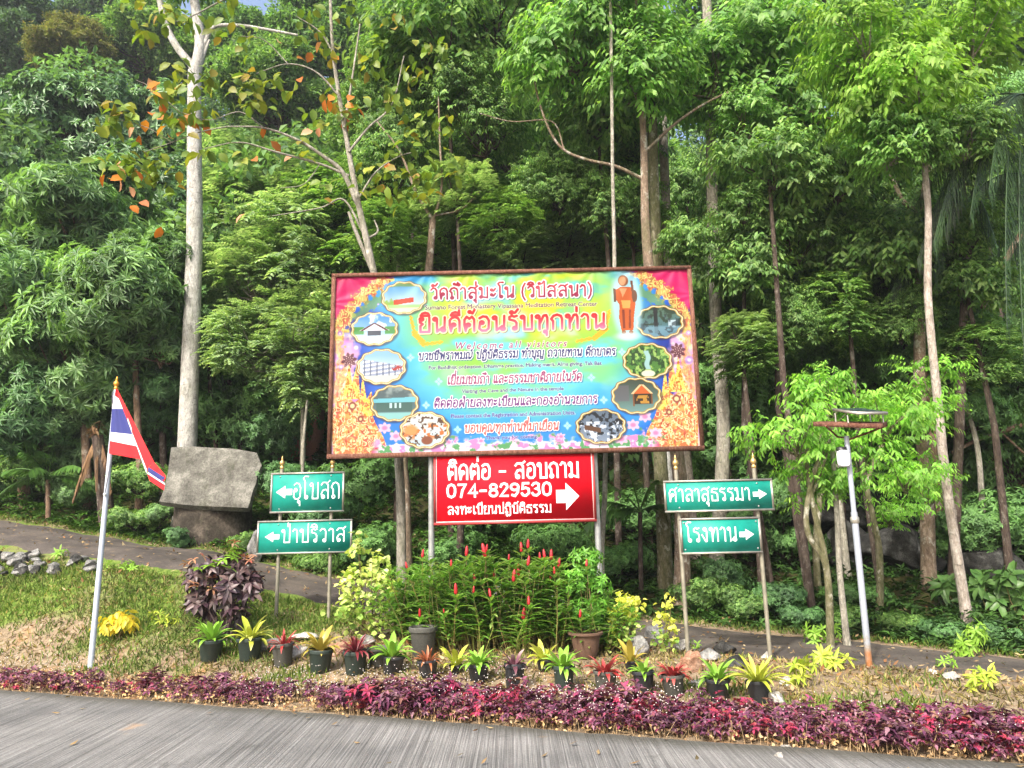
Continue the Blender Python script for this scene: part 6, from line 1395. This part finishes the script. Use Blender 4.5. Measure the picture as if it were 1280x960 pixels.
# teak-like tree with big yellowing leaves, its boughs reaching left over the white trunk
M_teak = leafmat('big_yellowing_leaves', [(.14,.22,.03),(.20,.30,.04),(.10,.17,.03),(.34,.36,.05),(.16,.24,.03),(.12,.20,.03),(.30,.20,.04)], .45, .4, .4, lowvar=.1)
M_orange = leafmat('orange_dying_leaves', [(.55,.19,.03),(.48,.13,.03),(.62,.30,.05),(.40,.12,.04),(.60,.35,.22)], .5, .3, .35, lowvar=.1)
def teak():
    Y = 10.9; g = P(486, 735, Y); g[2] = h1(g[0], g[1]); root = thing('teak_tree', g, 'sparse large leaved tree with orange and yellow leaves reaching left over the white trunk', 'tree')
    a = Acc()
    bole(a, [(502,740),(500,600),(488,450),(468,345),(456,290),(447,250),(436,190),(424,120),(416,60),(412,-20)], (12, 4), Y, g)
    L = [([(447,255),(428,215),(405,196),(372,175),(330,160),(285,158)], (7, 1.5)), ([(436,220),(400,205),(345,190),(300,178),(255,186)], (4, 1)), ([(285,158),(250,165),(215,178),(180,190)], (1.6, .8)),
         ([(330,160),(300,140),(262,150),(225,140)], (1.6, .8)), ([(456,295),(430,250),(400,260),(340,270)], (3.5, 1)), ([(466,340),(445,290),(436,265)], (6, 4)), ([(456,300),(472,290),(468,275)], (4, 2)),
         ([(430,160),(440,100),(450,30)], (4, 2)), ([(424,120),(395,90),(360,80),(320,92)], (3, 1)), ([(418,70),(400,40),(370,20)], (3, 1)), ([(436,190),(460,160),(490,130),(505,70)], (4, 1.5)), ([(360,80),(330,50),(300,45)], (1.6, .8)),
         ([(400,205),(380,230),(350,235)], (1.6, .8)), ([(447,250),(470,215),(500,195),(520,190)], (3, 1)), ([(225,140),(190,110),(170,100)], (1, .7)), ([(215,178),(185,160),(150,150)], (1, .7)), ([(210,30),(240,20),(300,-10),(380,-40)], (1, 3))]
    for pts, w_ in L: bole(a, [(q[0], q[1], -(447-q[0])*.004) for q in pts], w_, Y, g, 6)
    a.build('trunk', BK['grey'], root, True)
    r_ = np.random.default_rng(99); lf = Acc(); og = Acc()
    cl = [(150,145,9),(140,140,4),(205,115,5),(180,90,0),(215,150,8),(250,140,8),(240,100,6),(225,78,4),(190,205,8),(160,195,7),(205,220,5),(170,215,4),(140,205,4),(250,190,4),(305,105,9),(330,100,7),(300,120,6),(335,130,5),(355,110,4),(380,190,3),(300,185,2),(205,15,8),(235,20,7),(180,40,5),(265,95,4),(275,30,4),(310,45,4),(385,15,4),(160,10,3),(290,5,4),(220,100,4),(130,150,3),
          (440,12,5),(410,60,4),(420,110,4),(440,140,6),(400,150,4),(460,80,6),(480,50,5),(500,25,7),(470,200,5),(500,180,6),(520,160,6),(490,120,8),(520,90,8),(540,60,6),(450,230,4),(480,235,6),(510,215,6),(540,200,6),(400,230,3),(570,210,6),(530,230,6),(545,150,6),(500,240,4),(395,40,3)]
    co = [(197,103,7),(202,120,4),(180,147,5),(190,152,3),(230,160,5),(245,150,3),(150,218,6),(160,224,4),(143,212,3),(170,265,3),(205,150,3),(395,65,5),(370,190,2),(345,150,2),(335,185,2),(405,128,5),(440,130,5),(400,160,3),(432,150,3),(485,218,2),(380,95,3),(360,65,2),(260,145,3),(285,275,2),(205,276,1),(330,190,2)]
    for acc, lst in ((lf, cl), (og, co)):
        for (px, py, n) in lst:
            if n == 0: continue
            n = int(n*(2.2 if acc is lf else .62)+.5)
            C = np.array([P(px+r_.normal()*11, py+r_.normal()*9, Y-(447-px)*.004+r_.normal()*.12) for _ in range(n)])-g
            D = rdir(r_, n)*[1, 1, .4]+[0, 0, -.45]; leaves(lf if acc is lf else og, C, D, rdir(r_, n)*.6+[0, -.35, .7], .15+.08*r_.random(n), .125, 'round', .3)
    lf.build('foliage', M_teak, root); og.build('orange_foliage', M_orange, root)
teak()

# palms ----------------------------------------------------------------------
def frond(acc, base, d, L, droop, nl, ll, lw, r_, hang=.6):
    d = nrm(np.array(d, float)); up = np.array([0, 0, 1.]); t_ = np.linspace(0, 1, 12); rach = np.array([base+d*L*s-up*droop*L*s*s for s in t_])
    acc.tube(rach, np.linspace(.018, .004, 12), 5, False)
    s = np.linspace(.12, 1, nl); C = np.stack([np.interp(s, t_, rach[:, i]) for i in range(3)], 1); T_ = nrm(np.stack([np.interp(s, t_, np.gradient(rach[:, i])) for i in range(3)], 1)); side = nrm(np.cross(T_, up))
    for sg in (-1, 1):
        D = T_*.6+side*sg*.75-up*hang*(.6+.6*r_.random((nl, 1))); leaves(acc, C, D, up+0*T_, ll*(np.sin(np.clip(s, .1, .95)*pi)**.4)*(.55+.6*r_.random(nl)), lw, 'blade', .35)
def palm(label, base_px, top_px, Y, fr, L, ll, mat, tw=(14, 10), nl=46, bk='brown', hang=.6, name='palm_tree', lw=.035):
    g = P(base_px[0], base_px[1], Y); g[2] = h1(g[0], g[1]); root = thing(name, g, label, 'palm'); c = P(top_px[0], top_px[1], Y)-g; a = Acc(); u = S2(0, Y)*.5
    a.tube([(0, 0, -.1), (c[0]*.5, c[1]*.5, c[2]*.5), c], [tw[0]*u, (tw[0]+tw[1])*.5*u, tw[1]*u], 12, True, .08); a.build('trunk', BK[bk], root, True)
    r_ = np.random.default_rng(abs(int(base_px[0]))); f = Acc()
    for (dx, dy, dz, dr, k_) in fr: frond(f, c, (dx, dy, dz), L*k_, dr, nl, ll, lw, r_, hang)
    f.build('fronds', mat, root); return root
M_palm = leafmat('palm_leaflets', [(.06,.14,.03),(.09,.20,.04),(.04,.10,.025)], .4, .5, .2)
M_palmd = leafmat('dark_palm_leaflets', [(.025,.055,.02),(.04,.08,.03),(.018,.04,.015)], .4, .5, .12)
M_palmb = leafmat('dead_palm_leaflets', [(.20,.12,.07),(.14,.08,.05),(.28,.18,.11)], .8, .2, .1)
rr = random.Random(8)
palm('big dark palm with hanging fronds in the upper right', (1335, 760), (1285, 120), 10.8, [(cos(a_)*1, sin(a_)*.7-.1, rr.uniform(-.2, .6), rr.uniform(.7, 1.5), rr.uniform(.8, 1.2)) for a_ in np.linspace(1.5, 6.5, 16)]+[(-.9,-.2,.1,1.3,1.2),(-.6,-.4,-.2,1.6,1.2),(-1,.1,-.1,1.2,1.1),(-.4,-.2,-.6,1.2,1.2)], 1.9, .75, M_palmd, (22, 20), 84, 'dark', 2.0, lw=.011)
palm('dark palm low in the shade with hanging leaves behind the reddish trunk', (1190, 740), (1212, 250), 12.4, [(cos(a_), sin(a_)*.7, rr.uniform(-.1, .5), rr.uniform(.8, 1.5), rr.uniform(.8, 1.2)) for a_ in np.linspace(0, 6, 12)], 1.9, .8, M_palmd, (12, 10), 80, 'dark', 2.2, lw=.011)
palm('fan of palm fronds in the gloom right of the red panel', (800, 725), (800, 640), 12.6, [(-.9,-.1,.5,.35,1),(-.6,-.2,.8,.3,1),(-1,.1,.15,.4,.9),(-.2,-.2,1,.3,1),(.3,0,.9,.4,.9),(.8,.2,.5,.5,.8),(-.85,-.3,.3,.5,1.0)], 1.1, .45, M_palm, (6, 5), 34, 'dark', .25, 'palm_shrub')
palm('small young palm at the left edge above the path', (62, 640), (60, 600), 15.2, [(-.8,-.1,.7,.5,1),(-.4,-.3,1,.4,1),(.2,-.2,1,.4,1.1),(.7,-.2,.7,.5,1),(-1,.1,.4,.6,1),(.9,.1,.4,.6,.9),(0,-.6,.8,.7,.9)], 1.15, .34, M_palm, (6, 5), 34, 'brown', .35, 'palm_shrub')
palm('young palm with yellowish fronds at the far left edge', (-10, 640), (-8, 560), 15.6, [(.8,-.1,.5,.5,1),(.5,-.3,.8,.5,1),(.9,.1,.2,.4,1.1),(-.3,-.2,1,.4,1.1),(.2,-.4,.9,.6,1)], 1.2, .34, M_palm, (8, 6), 34, 'brown', .35, 'palm_shrub')
palm('palm stump with brown dead fronds behind the flag', (136, 665), (122, 545), 15.0, [(.2,-.2,-.6,.6,1),(-.2,-.2,-.8,.5,.9),(.1,-.1,.9,.3,.6),(-.3,0,-.5,.9,1),(.3,-.1,-.3,1.0,.9),(-.1,-.2,.8,.5,.6)], .75, .25, M_palmb, (20, 13), 26, 'dark', .9, 'palm_stump')

# shrubs standing on the bank behind the path
def bush(px, py, rp, Y, lm, label, kind='bushy'):
    g = P(px, py+rp, Y); g[2] = h1(g[0], g[1]); root = thing('bush', g, label, 'bush', 'bushes on the bank behind the path'); rr_ = random.Random(px); me, li = K_[kind][rr_.randrange(2)]; R0 = {'bushy': 1.0, 'mango': 1.5, 'shade': 1.6, 'pale': 1.6}[kind]
    c = P(px, py, Y)-g; s_ = rp*S2(0, Y)/R0
    for nm, m_, mt in (('foliage', me, LM[lm]), ('stems', li, BK['dark'])):
        o = obj(nm, m_, root, c); setmat(o, mt); o.scale = (s_*1.1, s_, s_*.9); o.rotation_euler = (0, 0, px)
for i, q in enumerate([(30,585,34,16.4,'mid','light green bush at the left edge above the path'),(95,610,26,15.6,'mango','dark low bush left of the palm stump'),(175,600,34,15.4,'mid','leafy bush between the palm stump and the concrete slab'),
    (170,650,26,14.7,'mid','low bush at the path edge left of the concrete ring'),(205,640,18,14.6,'mango','small dark bush touching the concrete ring'),(222,672,17,13.9,'mangod','low dark bush in front of the concrete ring on its left'),(305,676,15,13.7,'mid','small green bush in front of the concrete ring on its right'),(350,600,36,14.9,'mangod','dark bush behind the left green sign'),(400,640,36,14.2,'mangod','dark bush between the left green sign and the brown trunk'),
    (395,705,22,13.2,'mid','low green bush at the path behind the left sign posts'),(345,690,18,13.6,'mid','low bush behind the left post of the left sign'),(450,600,44,14.5,'shade','shaded bush under the left end of the billboard'),(470,680,36,13.6,'shade','shaded bush behind the pale round leaved shrub'),
    (570,690,34,13.8,'shade','shaded bush behind the white boulder'),(620,640,46,15,'shade','dim bush under the red panel'),(690,680,40,14.2,'shade','dim bush right of the pale boulder'),(770,700,34,13.2,'shade','shaded bush left of the mossy trunk'),(790,640,46,14.5,'shade','dim bush behind the palm fan'),
    (870,740,24,11.9,'mid','green bush behind the left post of the right sign'),(900,720,30,12.4,'mangod','dark bush under the right green sign'),(930,750,24,11.6,'mid','green bush between the posts of the right sign'),(975,745,26,11.6,'mangod','dark green bush right of the right sign'),
    (1005,770,20,11.1,'mangod','low bush left of the crooked sapling'),(1060,775,22,10.9,'mid','low bush left of the mossy stem'),(1080,745,24,11.8,'shade','shaded bush behind the lamp pole'),(1130,780,20,10.4,'mid','low spreading bush right of the mossy stem'),(1180,790,22,10.0,'mangod','low dark bush left of the pale leaning trunk'),
    (1250,795,22,9.7,'mangod','low dark bush right of the pale leaning trunk'),(1225,660,40,12.8,'shade','shaded fern like bush above the broad leaved plants')]):
    bush(*q)

T('leafy dark tree closing the gap low on the far left', [(20,560,50,'bushy','mangod'),(60,590,40,'bushy','mango'),(-10,600,40,'bushy','mangod')], 17.2)
T('leafy dark tree behind the palm stump', [(130,560,50,'bushy','mango'),(95,585,36,'bushy','mangod'),(165,570,36,'bushy','mangod')], 17.4)
T('dim leafy tree between the right green sign and the crooked sapling', [(965,620,44,'bushy','shade'),(985,680,36,'bushy','shade'),(930,660,36,'bushy','shade')], 13.9)
T('dim leafy tree right of the billboard below its corner', [(905,560,46,'bushy','shade'),(880,480,40,'bushy','shade'),(930,500,46,'bushy','shade')], 14.1)
T('dim leafy tree filling the shade right of the mossy stem', [(1130,440,50,'bushy','shade'),(1200,520,46,'bushy','shade'),(1220,430,46,'bushy','shade')], 13.6)

T('mid green tree between the straight spotted trunk and the tall thin dark trunk', [(930,330,46,'droop','mid'),(985,400,46,'shade','mid'),(940,440,40,'pale','mid')], 12.6)
T('mid green tree in front of the dark gap left of the forked reddish trunk', [(1060,380,50,'pale','mid'),(1100,300,50,'droop','mid'),(1120,400,40,'shade','mid')], 12.4)
T('leafy tree right of the pale leaning trunk', [(1205,350,46,'droop','mid'),(1225,440,46,'pale','mid'),(1185,280,40,'droop','mid')], 12.2)
T('pale leafy tree hanging behind the forked brown twigs above the billboard', [(570,240,46,'pale','pale'),(490,290,44,'pale','mid'),(620,270,40,'pale','mid')], 13.6)
T('leafy tree covering the gap between the thin pale stem and the pinkish trunk', [(790,290,40,'pale','mid'),(735,230,44,'droop','mid'),(800,180,40,'droop','mid')], 14.4)
T('leafy sprays beside the straight spotted trunk at banner height', [(925,420,34,'pale','pale'),(868,300,32,'droop','mid'),(925,260,34,'droop','mid')], 12.3)

# small reddish hut glimpsed through the leaves
def hut():
    Y = 19; c = P(358, 520, Y); g = c.copy(); g[2] = h1(g[0], g[1]); root = thing('small_hut', g, 'small reddish brown hut glimpsed between leaves left of the billboard', 'hut'); z = c[2]-g[2]
    m1 = solid('reddish_boards', (.32,.12,.07), .8, var=.3); a = Acc(); a.box(np.array([-.7, 0, -.3]), np.array([.7, 1.2, z+.35])); a.build('wall', m1, root)
    a = Acc(); V = [(-.95,-.3,z+.3),(.95,-.3,z+.3),(.95,1.5,z+.3),(-.95,1.5,z+.3),(-.95,.6,z+.8),(.95,.6,z+.8)]; a.add(V, [[0,1,5,4],[2,3,4,5]]); a.add(V, [[0,4,3],[1,2,5]]); a.build('roof', solid('rust_roof_sheet', (.22,.08,.05), .7, var=.3), root)
    a = Acc(); a.box(np.array([-.25, -.03, z-.25]), np.array([.25, -.004, z+.1])); a.build('window', solid('dark_window', (.03,.03,.03), .4), root)
hut()

# the forest mass higher on the hill
def forest():
    r_ = np.random.default_rng(77); a = Acc(); n = 0
    X, Yy = [], []
    for row, Y in enumerate(np.linspace(21, 58, 13)):
        for x in np.arange(-Y*.95, Y*.95, 3.6+row*.12): X.append(x+r_.normal()*.8); Yy.append(Y+r_.normal()*.9)
    X = np.array(X); Yy = np.array(Yy); Z = H(X, Yy)
    for x, y_, z in zip(X, Yy, Z):
        R = r_.uniform(2.0, 3.4)*(1 if y_ < 40 else 1.3); ht = r_.uniform(2.5, 6.5)*(1+.2*(y_ > 40)); px, py = proj((x, y_, z+ht))
        if px < -700 or px > 1900 or py < -260: continue
        m_ = 430 if -150 < px < 1430 else 170
        for b in range(3):
            c = np.array([x, y_, z+ht])+r_.normal(size=3)*R*.4; d = rdir(r_, m_); d[:, 2] = np.abs(d[:, 2])*np.where(r_.random(m_) < .8, 1, -1); d[:, 1] = np.where(r_.random(m_) < .6, -np.abs(d[:, 1]), d[:, 1])
            C = c+d*R*.62*(.8+.25*r_.random((m_, 1)))*[1, 1, .85]*(1+.15*np.sin(d[:, :1]*8+b)); D = rdir(r_, m_)+d*.5+[0, 0, -.3]; s_ = .30 if y_ < 35 else .42
            leaves(a, C, D, d+[0, 0, .6]+r_.normal(size=(m_, 3))*.4, s_*(.7+.6*r_.random(m_)), s_*.5, 'kite', .15)
        # lower skirts so the slope stays closed
        c = np.array([x, y_, z+ht*.3]); d = rdir(r_, 160); C = c+d*R*.9*[1, 1, .7]; leaves(a, C, rdir(r_, 160)+[0, 0, -.3], d+[0, 0, .6], .4, .2, 'kite', .15)
    m = leafmat('hill_forest_leaves', [(.05,.11,.03),(.08,.16,.04),(.035,.075,.025),(.11,.20,.05)], .55, .3, .28, lowvar=.35, gain=2.0)
    m.node_tree.nodes['Noise Texture'].inputs['Scale'].default_value = .25
    tag(a.build('hill_forest', m), 'dense forest covering the hillside behind the nearer trees', 'forest', kind='stuff')
forest()
print('tris', sum(len(m.polygons) for m in bpy.data.meshes), 'objs', len(bpy.data.objects))

# ---------------------------------------------------------------- thin haze round the whole scene, added to soften and lift dark depths
def haze():
    a = Acc(); a.box(np.array([-450, -90, -12]), np.array([450, 560, 68])); m = bpy.data.materials.new('depth_lifting_haze'); m.use_nodes = True; nt = m.node_tree; nt.nodes.clear()
    out = nt.nodes.new('ShaderNodeOutputMaterial'); v = nt.nodes.new('ShaderNodeVolumePrincipled'); v.inputs['Density'].default_value = .0008; v.inputs['Color'].default_value = (.9, .95, 1, 1); v.inputs['Anisotropy'].default_value = .2
    nt.links.new(v.outputs[0], out.inputs['Volume']); o = a.build('haze', m); tag(o, 'thin haze around the whole scene, added to lift the dark depths', 'haze', kind='stuff')
haze()
